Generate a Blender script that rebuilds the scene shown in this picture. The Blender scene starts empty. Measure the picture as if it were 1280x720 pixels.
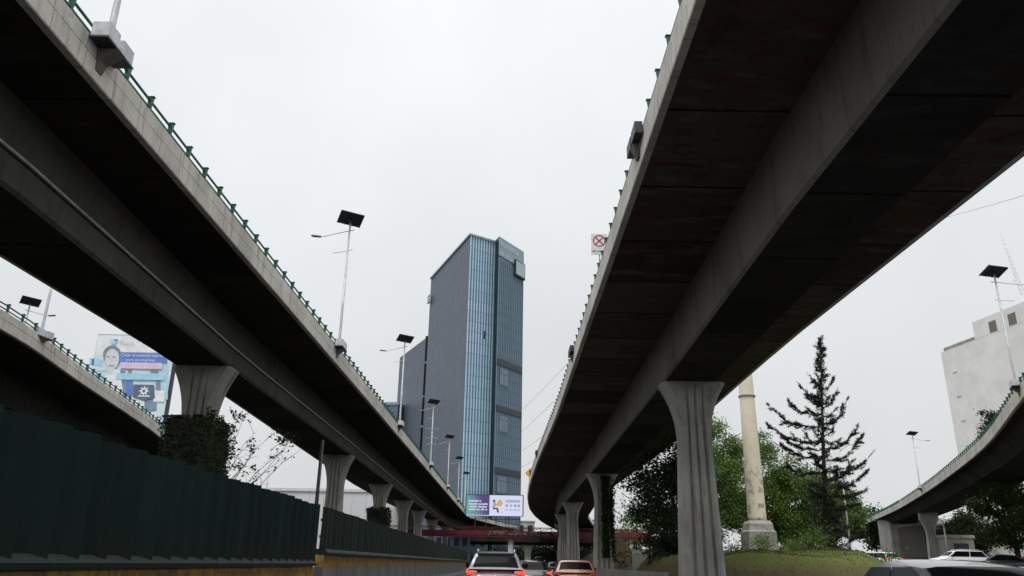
import bpy, math, random
import numpy as np
from mathutils import Vector, Matrix
R = math.radians
rnd = random.Random(7)
scene = bpy.context.scene
COL = scene.collection

# ------------------------------------------------------------------ helpers
class MB:
    """collects shapes, then links them as ONE mesh object"""
    def __init__(self): self.v=[]; self.f=[]; self.uv=[]; self.mi=[]; self.sm=[]
    def face(self, pts, uv=None, mi=0, sm=False):
        n=len(self.v); self.v += [tuple(p) for p in pts]
        self.f.append(tuple(range(n,n+len(pts)))); self.uv.append(uv or [(0,0)]*len(pts)); self.mi.append(mi); self.sm.append(sm)
    def box(self, c, s, rz=0, mi=0, ry=0, rx=0):
        M = Matrix.Translation(c) @ Matrix.Rotation(rz,4,'Z') @ Matrix.Rotation(ry,4,'Y') @ Matrix.Rotation(rx,4,'X')
        x,y,z = s[0]/2,s[1]/2,s[2]/2
        P=[M@Vector(p) for p in ((-x,-y,-z),(x,-y,-z),(x,y,-z),(-x,y,-z),(-x,-y,z),(x,-y,z),(x,y,z),(-x,y,z))]
        n=len(self.v); self.v += [tuple(p) for p in P]
        dims=((0,1),(0,1),(0,2),(1,2),(0,2),(1,2))
        for q,d in zip(((0,3,2,1),(4,5,6,7),(0,1,5,4),(1,2,6,5),(2,3,7,6),(3,0,4,7)),dims):
            self.f.append(tuple(n+i for i in q))
            a,b=s[d[0]],s[d[1]]
            self.uv.append([(0,0),(a,0),(a,b),(0,b)]); self.mi.append(mi); self.sm.append(False)
    def prism(self, poly, z0, z1, mi=0, cap=True):
        n=len(poly); L=0
        for i in range(n):
            a,b=poly[i],poly[(i+1)%n]; d=math.dist(a,b)
            self.face([(a[0],a[1],z0),(b[0],b[1],z0),(b[0],b[1],z1),(a[0],a[1],z1)],[(L,z0),(L+d,z0),(L+d,z1),(L,z1)],mi); L+=d
        if cap:
            self.face([(p[0],p[1],z1) for p in poly],None,mi); self.face([(p[0],p[1],z0) for p in reversed(poly)],None,mi)
    def loft(self, secs, closed=True, caps=True, mi=0, sm=False, us=None):
        m=len(secs[0]); base=len(self.v)
        for s in secs: self.v += [tuple(p) for p in s]
        vs=[0]
        for j in range(m): vs.append(vs[-1]+math.dist(secs[0][j],secs[0][(j+1)%m]))
        if us is None:
            us=[0]
            for i in range(1,len(secs)): us.append(us[-1]+math.dist(secs[i-1][0],secs[i][0]))
        for i in range(len(secs)-1):
            for j in range(m if closed else m-1):
                k=(j+1)%m
                self.f.append((base+i*m+j, base+i*m+k, base+(i+1)*m+k, base+(i+1)*m+j))
                self.uv.append([(us[i],vs[j]),(us[i],vs[j+1]),(us[i+1],vs[j+1]),(us[i+1],vs[j])]); self.mi.append(mi); self.sm.append(sm)
        if closed and caps:
            self.f.append(tuple(base+j for j in reversed(range(m)))); self.uv.append([(0,0)]*m); self.mi.append(mi); self.sm.append(False)
            e=base+(len(secs)-1)*m
            self.f.append(tuple(e+j for j in range(m))); self.uv.append([(0,0)]*m); self.mi.append(mi); self.sm.append(False)
    def tube(self, pts, r, n=8, mi=0, caps=True):
        pts=[Vector(p) for p in pts]; rs=r if isinstance(r,(list,tuple)) else [r]*len(pts)
        secs=[]
        for i,p in enumerate(pts):
            t=(pts[min(i+1,len(pts)-1)]-pts[max(i-1,0)]).normalized()
            a=Vector((0,0,1)) if abs(t.z)<.9 else Vector((0,1,0))
            x=t.cross(a).normalized(); y=x.cross(t)
            secs.append([p+(x*math.cos(2*math.pi*k/n)+y*math.sin(2*math.pi*k/n))*rs[i] for k in range(n)])
        self.loft(secs,True,caps,mi,True)
    def lathe(self, prof, c=(0,0,0), n=20, mi=0, sm=True):
        secs=[[(c[0]+r*math.cos(2*math.pi*k/n),c[1]+r*math.sin(2*math.pi*k/n),c[2]+z) for k in range(n)] for r,z in prof]
        self.loft(secs,True,True,mi,sm)
    def wheel(self, c, r, w, n=24, mi=0, prof=None):
        prof = prof or [(r*.62,-w/2),(r*.93,-w/2),(r,-w/2+.03),(r,w/2-.03),(r*.93,w/2),(r*.62,w/2)]
        secs=[[(c[0]+x,c[1]+q*math.cos(2*math.pi*k/n),c[2]+q*math.sin(2*math.pi*k/n)) for k in range(n)] for q,x in prof]
        self.loft(secs,True,True,mi,True)
    def build(self, name, mats, parent=None, local=False):
        me=bpy.data.meshes.new(name)
        V=self.v
        if parent is not None and not local:
            L=parent['_w'] if '_w' in parent else parent.location
            V=[(p[0]-L[0],p[1]-L[1],p[2]-L[2]) for p in V]
        me.from_pydata(V,[],self.f)
        ul=me.uv_layers.new(name='UVMap')
        flat=np.array([c for f in self.uv for q in f for c in q],dtype=np.float32)
        ul.data.foreach_set('uv',flat)
        me.polygons.foreach_set('material_index',self.mi); me.polygons.foreach_set('use_smooth',self.sm)
        for m in (mats if isinstance(mats,(list,tuple)) else [mats]): me.materials.append(m)
        me.update()
        return link(name,me,parent)
def link(name, data, parent=None):
    o=bpy.data.objects.new(name,data); COL.objects.link(o)
    if parent is not None: o.parent=parent
    return o
def tag(o,label=None,cat=None,group=None,kind=None):
    if label: o['label']=label
    if cat: o['category']=cat
    if group: o['group']=group
    if kind: o['kind']=kind
    return o
def thing(name,label,cat,loc=(0,0,0),rz=0,group=None):
    o=link(name,None); o.empty_display_size=.3; o.location=loc; o.rotation_euler=(0,0,rz)
    return tag(o,label,cat,group)
def copy_tree(o,parent=None):
    c=o.copy(); COL.objects.link(c); c.parent=parent
    for ch in list(o.children): copy_tree(ch,c)
    return c
def text(name,body,size,loc,mat,parent=None,rot=(R(90),0,0),align='LEFT'):
    cu=bpy.data.curves.new(name,'FONT'); cu.body=body; cu.size=size; cu.extrude=.003; cu.align_x=align; cu.resolution_u=2
    t=bpy.data.objects.new(name,cu); COL.objects.link(t)
    me=bpy.data.meshes.new_from_object(t.evaluated_get(bpy.context.evaluated_depsgraph_get()))
    bpy.data.objects.remove(t); me.materials.clear(); me.materials.append(mat)
    o=link(name,me,parent); o.rotation_euler=rot; o.location=loc
    return o

# ------------------------------------------------------------------ materials
class NT:
    def __init__(s,name):
        s.m=bpy.data.materials.new(name); s.m.use_nodes=True; s.t=s.m.node_tree
        s.p=s.t.nodes['Principled BSDF']
    def n(s,ty,**k):
        x=s.t.nodes.new(ty)
        for a,b in k.items():
            if a.startswith('i_'):
                key=a[2:]; key=int(key) if key.isdigit() else key.replace('_',' ')
                s.set(x.inputs[key],b)
            else: setattr(x,a,b)
        return x
    def set(s,inp,b):
        if isinstance(b,bpy.types.NodeSocket): s.t.links.new(b,inp)
        else: inp.default_value=b
    def math(s,op,a,b=0.0,c=None):
        x=s.t.nodes.new('ShaderNodeMath'); x.operation=op; s.set(x.inputs[0],a); s.set(x.inputs[1],b)
        if c is not None: s.set(x.inputs[2],c)
        return x.outputs[0]
    def mix(s,fac,a,b,mode='MIX'):
        x=s.t.nodes.new('ShaderNodeMix'); x.data_type='RGBA'; x.blend_type=mode
        s.set(x.inputs['Factor'],fac)
        for q,i in ((a,6),(b,7)):
            if isinstance(q,(tuple,list)) and len(q)==3: q=(*q,1)
            s.set(x.inputs[i],q)
        return x.outputs[2]
    def noise(s,vec,scale,detail=5,rough=.6,sc=None):
        if sc is not None:
            mp=s.n('ShaderNodeMapping'); s.set(mp.inputs['Vector'],vec); mp.inputs['Scale'].default_value=sc; vec=mp.outputs[0]
        x=s.n('ShaderNodeTexNoise'); s.set(x.inputs['Vector'],vec); x.inputs['Scale'].default_value=scale; x.inputs['Detail'].default_value=detail; x.inputs['Roughness'].default_value=rough
        return x.outputs[0]
    def ramp(s,f,a,b):
        x=s.n('ShaderNodeMapRange'); x.interpolation_type='SMOOTHSTEP'; s.set(x.inputs[0],f); x.inputs[1].default_value=a; x.inputs[2].default_value=b
        return x.outputs[0]
    def obj(s): return s.n('ShaderNodeTexCoord').outputs['Object']
    def uv(s): return s.n('ShaderNodeTexCoord').outputs['UV']
    def sep(s,v):
        x=s.n('ShaderNodeSeparateXYZ'); s.set(x.inputs[0],v); return x.outputs
    def line(s,c,period,width):      # 1 on a thin line every period
        fr=s.math('FRACT',s.math('DIVIDE',c,period))
        return s.math('LESS_THAN',fr,width/period)
    def bump(s,h,st=.3,d=.02):
        x=s.n('ShaderNodeBump'); x.inputs['Strength'].default_value=st; x.inputs['Distance'].default_value=d; s.set(x.inputs['Height'],h); s.t.links.new(x.outputs[0],s.p.inputs['Normal'])
    def out(s,col=None,rough=.7,metal=0,spec=.5,coat=0):
        if col is not None:
            if isinstance(col,(tuple,list)): col=(*col,1) if len(col)==3 else col
            s.set(s.p.inputs['Base Color'],col)
        s.set(s.p.inputs['Roughness'],rough); s.p.inputs['Metallic'].default_value=metal; s.p.inputs['Specular IOR Level'].default_value=spec; s.p.inputs['Coat Weight'].default_value=coat
        s.p.inputs['Coat Roughness'].default_value=.04
        return s.m
def flat(name,col,rough=.6,metal=0,spec=.5,coat=0,var=.25,scale=3.0):
    t=NT(name); o=t.obj(); n=t.noise(o,scale,6,.65)
    c=t.mix(t.ramp(n,.3,.7),tuple(x*(1-var) for x in col),tuple(min(1,x*(1+var*.6)) for x in col))
    return t.out(c,rough,metal,spec,coat)
def glow(name,col,st,base=None):
    t=NT(name); t.p.inputs['Emission Color'].default_value=(*col,1); t.p.inputs['Emission Strength'].default_value=st
    return t.out(base or col,.4)
def concrete(name,base,dark,period=None,vlines=(),dirt=.5,objc=False,low=0):
    t=NT(name); o=t.obj(); uv=t.uv(); su=t.sep(uv)
    big=t.noise(o,.35,6,.6); fine=t.noise(o,9,5,.7); blot=t.noise(o,1.3,7,.7)
    st=t.noise(uv,1.0,5,.65,sc=(2.6,.35,1)); st2=t.noise(uv,1.0,6,.7,sc=(7,.25,1))          # streaks running down
    c=t.mix(t.ramp(big,.35,.7),base,tuple(x*.68 for x in base))
    c=t.mix(t.math('MULTIPLY',t.ramp(st,.50,.72),dirt),c,dark)
    c=t.mix(t.math('MULTIPLY',t.ramp(st2,.55,.72),dirt*.7),c,dark)
    c=t.mix(t.math('MULTIPLY',t.ramp(blot,.52,.75),.4),c,tuple(x*.6 for x in base))
    c=t.mix(t.math('MULTIPLY',t.ramp(fine,.45,.8),.3),c,tuple(x*.55 for x in base))
    c=t.mix(t.math('MULTIPLY',t.ramp(blot,.42,.28),.35),c,tuple(min(1,x*1.35) for x in base))
    if period:
        pc=t.math('FLOOR',t.math('DIVIDE',su[0],period)); wn=t.n('ShaderNodeTexWhiteNoise'); wn.noise_dimensions='1D'; t.set(wn.inputs['W'],pc)
        c=t.mix(t.math('MULTIPLY',wn.outputs[0],.28),c,tuple(x*.4 for x in base))
        c=t.mix(t.math('MULTIPLY',t.line(t.math('ADD',su[0],t.math('MULTIPLY',blot,.05)),period,.03),.7),c,dark)
    t.bump(t.math('ADD',fine,blot),.3,.012)
    return t.out(c,.85,0,.3)
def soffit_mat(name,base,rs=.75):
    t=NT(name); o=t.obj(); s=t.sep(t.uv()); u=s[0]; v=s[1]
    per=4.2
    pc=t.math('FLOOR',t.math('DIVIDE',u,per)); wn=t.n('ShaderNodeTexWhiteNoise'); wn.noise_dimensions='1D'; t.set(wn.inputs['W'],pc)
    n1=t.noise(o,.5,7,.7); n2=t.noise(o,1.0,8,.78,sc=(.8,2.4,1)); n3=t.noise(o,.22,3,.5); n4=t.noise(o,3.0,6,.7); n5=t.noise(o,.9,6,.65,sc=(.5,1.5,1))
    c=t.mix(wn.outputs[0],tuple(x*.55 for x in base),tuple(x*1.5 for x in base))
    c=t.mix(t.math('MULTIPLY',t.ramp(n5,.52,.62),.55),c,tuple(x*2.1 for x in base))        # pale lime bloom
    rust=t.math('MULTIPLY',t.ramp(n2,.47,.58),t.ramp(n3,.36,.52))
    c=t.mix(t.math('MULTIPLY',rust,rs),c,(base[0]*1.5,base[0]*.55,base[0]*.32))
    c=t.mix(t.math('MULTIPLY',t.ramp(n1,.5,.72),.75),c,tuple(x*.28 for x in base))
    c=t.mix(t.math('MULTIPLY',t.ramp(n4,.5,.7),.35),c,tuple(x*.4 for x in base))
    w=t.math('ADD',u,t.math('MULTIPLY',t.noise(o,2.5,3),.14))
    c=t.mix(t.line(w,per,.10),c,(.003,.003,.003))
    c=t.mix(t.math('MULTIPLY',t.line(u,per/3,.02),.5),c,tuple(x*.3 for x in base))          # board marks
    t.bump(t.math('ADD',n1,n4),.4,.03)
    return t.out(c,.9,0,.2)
M={}
M['parapet']=concrete('parapet_concrete',(.68,.645,.585),(.14,.125,.105),1.4,dirt=.6)
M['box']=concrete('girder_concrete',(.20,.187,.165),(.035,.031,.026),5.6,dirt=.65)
M['column']=concrete('column_concrete',(.43,.415,.38),(.05,.047,.042),None,dirt=.65)
M['bcon']=concrete('barrier_concrete',(.20,.195,.19),(.04,.04,.038),2.0,dirt=.6)
M['soffit']=soffit_mat('soffit_concrete',(.030,.028,.027),.6); M['soffitR']=soffit_mat('stained_soffit_concrete',(.066,.060,.053),.8)  # undersides darkened in colour for shade; right deck copy lighter and rustier
M['boxL']=concrete('shaded_girder_concrete',(.115,.108,.097),(.022,.02,.017),5.6,dirt=.65)  # girder concrete again, with the left side's shade put into its colour
M['boxdark']=soffit_mat('shade_dark_girder',(.026,.025,.024),.35); M['white_con']=concrete('pale_concrete',(.55,.54,.52),(.2,.19,.18),None,dirt=.4)  # boxdark: concrete blackened in its colour to stand for shade under the decks
M['green']=flat('green_paint',(.025,.13,.085),.5,0,.4,var=.35)
M['galv']=flat('galvanised_steel',(.50,.51,.52),.45,.3)
M['boxgrey']=flat('grey_cabinet',(.55,.57,.60),.5)
M['darkmetal']=flat('dark_metal',(.035,.036,.04),.5)
M['solar']=flat('solar_cells',(.018,.02,.028),.35)
M['black']=flat('black_plastic',(.012,.012,.013),.45,var=.1)
M['white']=flat('white_paint',(.78,.78,.77),.5,var=.08)
M['pipe']=flat('steel_pipe',(.50,.48,.45),.4,.5)
M['red']=flat('red_steel',(.13,.014,.019),.55,var=.4,scale=1.5)
M['wire']=flat('wire_grey',(.30,.30,.31),.6)
M['bark']=flat('bark',(.045,.036,.028),.9,var=.5,scale=6)
M['tyre']=flat('tyre_rubber',(.016,.016,.017),.85)
M['rim']=flat('alloy_rim',(.4,.41,.42),.35,.8)
M['glass']=flat('dark_car_glass',(.004,.0045,.005),.12,0,.045,var=.05)
M['tail']=glow('tail_lamp_lit',(1,.06,.035),1.5,(.4,.01,.01))
M['tailoff']=flat('tail_lamp_red',(.32,.012,.012),.2,var=.1)
M['plate']=flat('number_plate',(.7,.7,.68),.5,var=.1)

def leafmat(name,a,b,c=None):
    t=NT(name); at=t.n('ShaderNodeAttribute',attribute_name='tint'); o=t.obj()
    n=t.noise(o,.9,3,.6)
    col=t.mix(at.outputs['Fac'],a,b); col=t.mix(t.math('MULTIPLY',t.ramp(n,.4,.7),.6),col,c or tuple(x*.5 for x in a))
    t.out(col,.6,0,.2)
    tr=t.n('ShaderNodeBsdfTranslucent'); t.set(tr.inputs[0],col); ms=t.n('ShaderNodeMixShader'); ms.inputs[0].default_value=.35
    t.t.links.new(t.p.outputs[0],ms.inputs[1]); t.t.links.new(tr.outputs[0],ms.inputs[2]); t.t.links.new(ms.outputs[0],t.t.nodes['Material Output'].inputs['Surface'])
    return t.m
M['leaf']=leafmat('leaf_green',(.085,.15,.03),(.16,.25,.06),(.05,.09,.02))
M['leafshade']=leafmat('leaf_shaded',(.004,.008,.003),(.012,.02,.006)); M['leafmid']=leafmat('leaf_mid',(.03,.055,.015),(.07,.11,.03)); M['leafdark']=leafmat('leaf_dark',(.012,.022,.008),(.035,.055,.018))  # leafshade: leaf green darkened to paint in the shade below the ramp
M['leafivy']=leafmat('ivy_leaf',(.024,.048,.012),(.07,.105,.028))
M['needle']=leafmat('pine_needle',(.026,.036,.026),(.058,.072,.050))
M['grass']=leafmat('grass_blade',(.06,.075,.018),(.09,.10,.03),(.09,.07,.035))

def corrug():
    t=NT('fence_green_metal'); o=t.obj(); s=t.sep(o); oi=t.n('ShaderNodeObjectInfo').outputs['Random']
    n=t.noise(o,1.2,6,.7,sc=(1,1,.4)); n2=t.noise(o,14,4,.6); n3=t.noise(o,5,6,.7,sc=(1,2.5,.22))
    f=t.math('ADD',t.math('MULTIPLY',oi,.55),t.math('MULTIPLY',t.ramp(n,.3,.7),.45))
    c=t.mix(f,(.0020,.0095,.0085),(.0062,.022,.0195))
    low=t.ramp(s[2],.75,.05)
    c=t.mix(t.math('MULTIPLY',t.math('ADD',low,t.math('MULTIPLY',t.ramp(n3,.5,.66),.6)),t.math('MULTIPLY',t.ramp(n2,.3,.7),.7)),c,(.017,.015,.012))   # road dust
    t.bump(n,.35,.05)
    return t.out(c,t.math('ADD',t.math('MULTIPLY',n3,.4),.35),0,.14)
M['fence']=corrug()
def yellowbar():
    t=NT('barrier_yellow_top'); o=t.obj(); s=t.sep(o)
    n=t.noise(o,3,6,.7); n2=t.noise(o,.8,4,.6)
    c=t.mix(t.ramp(n2,.3,.7),(.42,.225,.012),(.22,.125,.012))
    c=t.mix(t.math('MULTIPLY',t.ramp(t.noise(o,7,6,.75),.44,.62),.85),c,(.075,.065,.05)); c=t.mix(t.ramp(n,.52,.66),c,(.085,.078,.07))
    return t.out(c,.7,0,.3)
M['yellow']=yellowbar()
def asphalt():
    t=NT('asphalt'); o=t.obj(); n=t.noise(o,30,5,.7); n2=t.noise(o,.25,5,.6)
    c=t.mix(n,(.028,.028,.029),(.048,.048,.048)); c=t.mix(t.math('MULTIPLY',t.ramp(n2,.4,.7),.6),c,(.028,.028,.03))
    t.bump(n,.3,.01); return t.out(c,t.math('ADD',t.math('MULTIPLY',n2,.35),.45),0,.4)
M['asphalt']=asphalt()
def dirt():
    t=NT('dry_ground'); o=t.obj(); n=t.noise(o,.08,6,.6); n2=t.noise(o,2,6,.7)
    c=t.mix(t.ramp(n,.4,.6),(.03,.028,.023),(.028,.034,.018)); c=t.mix(t.math('MULTIPLY',n2,.5),c,(.04,.036,.03)); return t.out(c,.9,0,.2)
M['dirt']=dirt()
def bank():
    t=NT('bank_turf'); o=t.obj(); s=t.sep(o); n=t.noise(o,.35,6,.65); n2=t.noise(o,6,5,.7)
    hgt=t.math('ADD',s[2],t.math('MULTIPLY',t.math('SUBTRACT',n,.5),2.6))
    c=t.mix(t.ramp(hgt,1.0,2.4),(.095,.075,.038),(.105,.135,.030)); c=t.mix(t.math('MULTIPLY',t.ramp(n2,.4,.7),.4),c,(.05,.055,.02))
    t.bump(n2,.6,.05); return t.out(c,.95,0,.15)
M['bank']=bank()

# ------------------------------------------------------------------ setting
def terr(x,y):
    def ss(a,b,v):
        q=min(1,max(0,(v-a)/(b-a))); return q*q*(3-2*q)
    return ss(12,26,x)*min(max(0,y-24),230)*.027
def mound(x,y):
    cx=(x-16.4)/8.4; cy=(y-57)/17
    d=cx*cx+cy*cy
    b=min(1,max(0,1-d)/.55); bb=b*b*(3-2*b)
    return terr(x,y)+bb*(1.8+.16*math.sin(x*1.1+y*.35)+.12*math.sin(x*.55-y*.8+1)+.07*math.sin(x*2.7+y*1.9))
def grid(fn,xs,ys):
    mb=MB(); n=len(xs)
    mb.v=[(x,y,fn(x,y)) for y in ys for x in xs]
    for j in range(len(ys)-1):
        for i in range(n-1):
            a=j*n+i; mb.f.append((a,a+1,a+n+1,a+n)); mb.uv.append([(0,0)]*4); mb.mi.append(0); mb.sm.append(True)
    return mb
xs=[-3000,-1200,-500,-200,-80,-30,-10,0,6]+[8+i*1.5 for i in range(16)]+[36,48,70,110,200,500,1200,3000]
ys=[-400,-100,-30,0,10,20]+[24+i*4 for i in range(30)]+[160,200,254,300,500,1200,3500]
tag(grid(lambda x,y:terr(x,y)-.01,xs,ys).build('ground',M['dirt']),kind='structure')
r=MB(); r.face([(-5.6,-60,.006),(6.9,-60,.006),(6.9,150,.006),(-5.6,150,.006)]); r.face([(-5.6,150,.006),(6.9,150,.006),(30,330,.006),(10,330,.006)])
tag(r.build('road',M['asphalt']),kind='structure')
r=MB(); q=[(6.9,-60),(6.9,24),(11.5,30),(40,40),(90,150),(190,360)]; w=[(40,-60),(40,24),(46,30),(62,44),(104,140),(215,350)]
for i in range(5):
    for k in range(8):
        a,b=k/8,(k+1)/8
        P=[(q[i][0]+(w[i][0]-q[i][0])*a,q[i][1]+(w[i][1]-q[i][1])*a),(q[i][0]+(w[i][0]-q[i][0])*b,q[i][1]+(w[i][1]-q[i][1])*b),
           (q[i+1][0]+(w[i+1][0]-q[i+1][0])*b,q[i+1][1]+(w[i+1][1]-q[i+1][1])*b),(q[i+1][0]+(w[i+1][0]-q[i+1][0])*a,q[i+1][1]+(w[i+1][1]-q[i+1][1])*a)]
        r.face([(x,y,terr(x,y)+.03) for x,y in P])
tag(r.build('side_road',M['asphalt']),kind='structure')
mk=MB()
for x in (-2.05,1.05,4.15):
    for k in range(-2,24): mk.box((x,k*6,.0125),(.12,3,.005))
tag(mk.build('lane_marking',M['white']),kind='structure')
tag(grid(lambda x,y:mound(x,y)+.05-(.3 if x<9.2 or x>32.5 or y<38 or y>77 else 0),[8.6+i*.375 for i in range(65)],[37+i*.45 for i in range(91)]).build('grass_bank',M['bank']),kind='structure')

def leaves(name,pts,size,mat,parent=None,seed=1,aspect=.55,up=None,world=True,tint=None):
    rg=np.random.default_rng(seed); pts=np.asarray(pts,dtype=np.float64); n=len(pts)
    if parent is not None and world: pts=pts-np.array(parent.location)
    a=rg.normal(size=(n,3)); 
    if up is not None: a=a*up[0]+np.asarray(up[1])
    a/=np.linalg.norm(a,axis=1)[:,None]
    b=np.cross(a,rg.normal(size=(n,3))); b/=np.linalg.norm(b,axis=1)[:,None]
    s=size*(rg.random(n)*.8+.6)[:,None]
    V=np.stack([pts-a*s,pts-b*s*aspect,pts+a*s,pts+b*s*aspect],axis=1).reshape(-1,3)
    me=bpy.data.meshes.new(name); me.vertices.add(4*n); me.vertices.foreach_set('co',V.astype(np.float32).ravel())
    me.loops.add(4*n); me.loops.foreach_set('vertex_index',np.arange(4*n,dtype=np.int32))
    me.polygons.add(n); me.polygons.foreach_set('loop_start',np.arange(0,4*n,4,dtype=np.int32))
    me.update(calc_edges=True)
    at=me.attributes.new('tint','FLOAT','FACE'); at.data.foreach_set('value',(rg.random(n) if tint is None else tint).astype(np.float32))
    me.materials.append(mat); me.validate()
    return link(name,me,parent)

# grass tufts on the bank
rg=np.random.default_rng(3)
gp=[]
while len(gp)<30000:
    x,y=rg.uniform(9.3,32),rg.uniform(38.5,76)
    h=mound(x,y)
    if h-terr(x,y)<.12: continue
    if rg.random()>.04+.96*min(1,max(0,h-1.5)/1.3)**2: continue
    gp.append((x,y,h+.075))
tufts=[(g[0]+rg.normal()*.12,g[1]+rg.normal()*.12,g[2]+.05) for g in gp[::5] for _ in range(2) if math.sin(g[0]*1.7)+math.sin(g[1]*.9+g[0])>.7]
tag(leaves('grass',gp+tufts,.06,M['grass'],None,4,.22,(.7,(0,0,1.0))),kind='stuff')

# ------------------------------------------------------------------ viaducts
ZS,ZT,ZP=12.08,12.46,13.05          # soffit, deck top, parapet top
def sample(tab,y):
    if y<=tab[0][0]: return tab[0][1:]
    for a,b in zip(tab,tab[1:]):
        if y<=b[0]:
            t=(y-a[0])/(b[0]-a[0]); return tuple(p+(q-p)*t for p,q in zip(a[1:],b[1:]))
    return tab[-1][1:]
def smooth_poly(pts,n):
    out=[]; P=[Vector(p) for p in pts]; P=[P[0]*2-P[1]]+P+[P[-1]*2-P[-2]]
    for i in range(1,len(P)-2):
        for k in range(n):
            t=k/n; a,b,c,d=P[i-1],P[i],P[i+1],P[i+2]
            out.append(.5*((2*b)+(c-a)*t+(2*a-5*b+4*c-d)*t*t+(3*b-a-3*c+d)*t**3))
    out.append(P[-2]); return out
post_mesh={}
def post_data(side):
    if side not in post_mesh:
        m=MB(); s=side                        # wedge plate leaning out over the parapet edge; local x points out of the deck
        for y0,y1 in ((-.035,.035),):
            prof=[(-.18*s,0),(-.10*s,0),(-.045*s,.44),(-.045*s,.48),(-.20*s,.48),(-.20*s,.44)]
            m.loft([[(x,y0,z) for x,z in prof],[(x,y1,z) for x,z in prof]])
        m.box((-.12*s,0,.012),(.18,.18,.022)); m.box((-.115*s,0,.492),(.19,.12,.02))
        o=m.build('post',M['green']); post_mesh[side]=o.data; bpy.data.objects.remove(o)
    return post_mesh[side]
def viaduct(name,label,Lp,Rp,box,rail_sides,columns,joints=(),post_from=0,side_mat='box',sof='soffit',box_hw=1.3,zbox=9.84,npost=100,pstep=1.4):
    """Lp, Rp: lists of matching left/right soffit edge points; box: centre points"""
    root=thing(name,label,'viaduct',(Lp[0].x,Lp[0].y,0))
    N=len(Lp)
    us=[0]
    for i in range(1,N): us.append(us[-1]+(Lp[i]-Lp[i-1]).length)
    ac=[(Rp[i]-Lp[i]).normalized() for i in range(N)]
    # deck slab: soffit sheet and body
    d=MB(); d.loft([[(*(Lp[i]+ac[i]*.22),ZS+.10),(*(Lp[i]+ac[i]*.22),ZT),(*(Rp[i]-ac[i]*.22),ZT),(*(Rp[i]-ac[i]*.22),ZS+.10)] for i in range(N)],us=us)
    d.build('deck',M['asphalt'],root)
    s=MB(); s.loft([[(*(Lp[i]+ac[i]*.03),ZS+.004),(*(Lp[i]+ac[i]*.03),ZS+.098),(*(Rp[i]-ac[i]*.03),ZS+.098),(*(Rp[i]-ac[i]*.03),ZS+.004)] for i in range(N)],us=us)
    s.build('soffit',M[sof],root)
    for side in (-1,1):
        E_=Lp if side<0 else Rp
        secs=[]
        for i in range(N):
            o=-ac[i] if side<0 else ac[i]
            prof=[(0,ZS),(.02,ZS+.03),(.02,ZS+.50),(-.03,ZS+.505),(-.03,ZS+.54),(.0,ZS+.545),(0,ZP-.03),(-.03,ZP),(-.22,ZP),(-.22,ZS+.104),(-.19,ZS)]
            secs.append([(*(E_[i]+o*a),z) for a,z in prof])
        p=MB(); p.loft(secs,us=us); p.build('parapet',M['parapet'],root)
        if side in rail_sides:
            rl=MB()
            for dz,rr in ((.17,.035),(.39,.04)):
                rl.tube([(*(E_[i]-(-ac[i] if side<0 else ac[i])*.15),ZP+dz) for i in range(N)],rr,6)
            rail=rl.build('railing',M['green'],root)
            # posts
            cnt=0; uu=post_from; rest=MB(); i=0
            while uu<us[-1]:
                while us[i+1]<uu: i+=1
                t=(uu-us[i])/(us[i+1]-us[i]); q=E_[i].lerp(E_[i+1],t); dr=E_[i+1]-E_[i]; an=math.atan2(dr.y,dr.x)-math.pi/2
                if cnt<npost:
                    po=link('post',post_data(side),rail); po.location=(q.x-root.location.x,q.y-root.location.y,ZP); po.rotation_euler=(0,0,an)
                else:
                    rest.box((q.x,q.y,ZP+.25),(.18,.07,.5),an)
                cnt+=1; uu+=pstep
            if cnt>npost: tag(rest.build('post',M['green'],rail_world(rail,root)),kind='stuff')
    # box girder in lengths with open joints
    cuts=[0]+[j for j in joints]+[us[-1]]
    for a,b in zip(cuts,cuts[1:]):
        g=MB(); secs=[]; uu=[]
        pts=sorted(set([a+.05,b-.05]+[u for u in us if a+.05<u<b-.05]))
        for u in pts:
            i=max(k for k in range(N) if us[k]<=u+1e-6); i=min(i,N-2); t=(u-us[i])/(us[i+1]-us[i])
            c=box[i].lerp(box[i+1],t); ax=ac[i]; h=box_hw
            fl=.06 if zbox<10 else 1.1
            prof=[(-h-fl,ZS+.05),(-h,zbox+.10),(-h+.10,zbox),(h-.10,zbox),(h,zbox+.10),(h+fl,ZS+.05)]
            secs.append([(*(c+ax*x),z) for x,z in prof]); uu.append(u)
        g.loft(secs,us=uu)
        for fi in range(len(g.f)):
            if len(g.f[fi])==4 and fi%6==2: g.mi[fi]=1  # bottom face gets the darker colour that paints in its shade
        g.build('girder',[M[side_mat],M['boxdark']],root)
    for (cx,cy,rz,sc) in columns:
        col_mesh(cx,cy,rz,sc,root,zbox,.9 if side_mat=='boxL' else 1.0)
    return root
def rail_world(rail,root):
    rail['_w']=tuple(root.location); return rail
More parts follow.
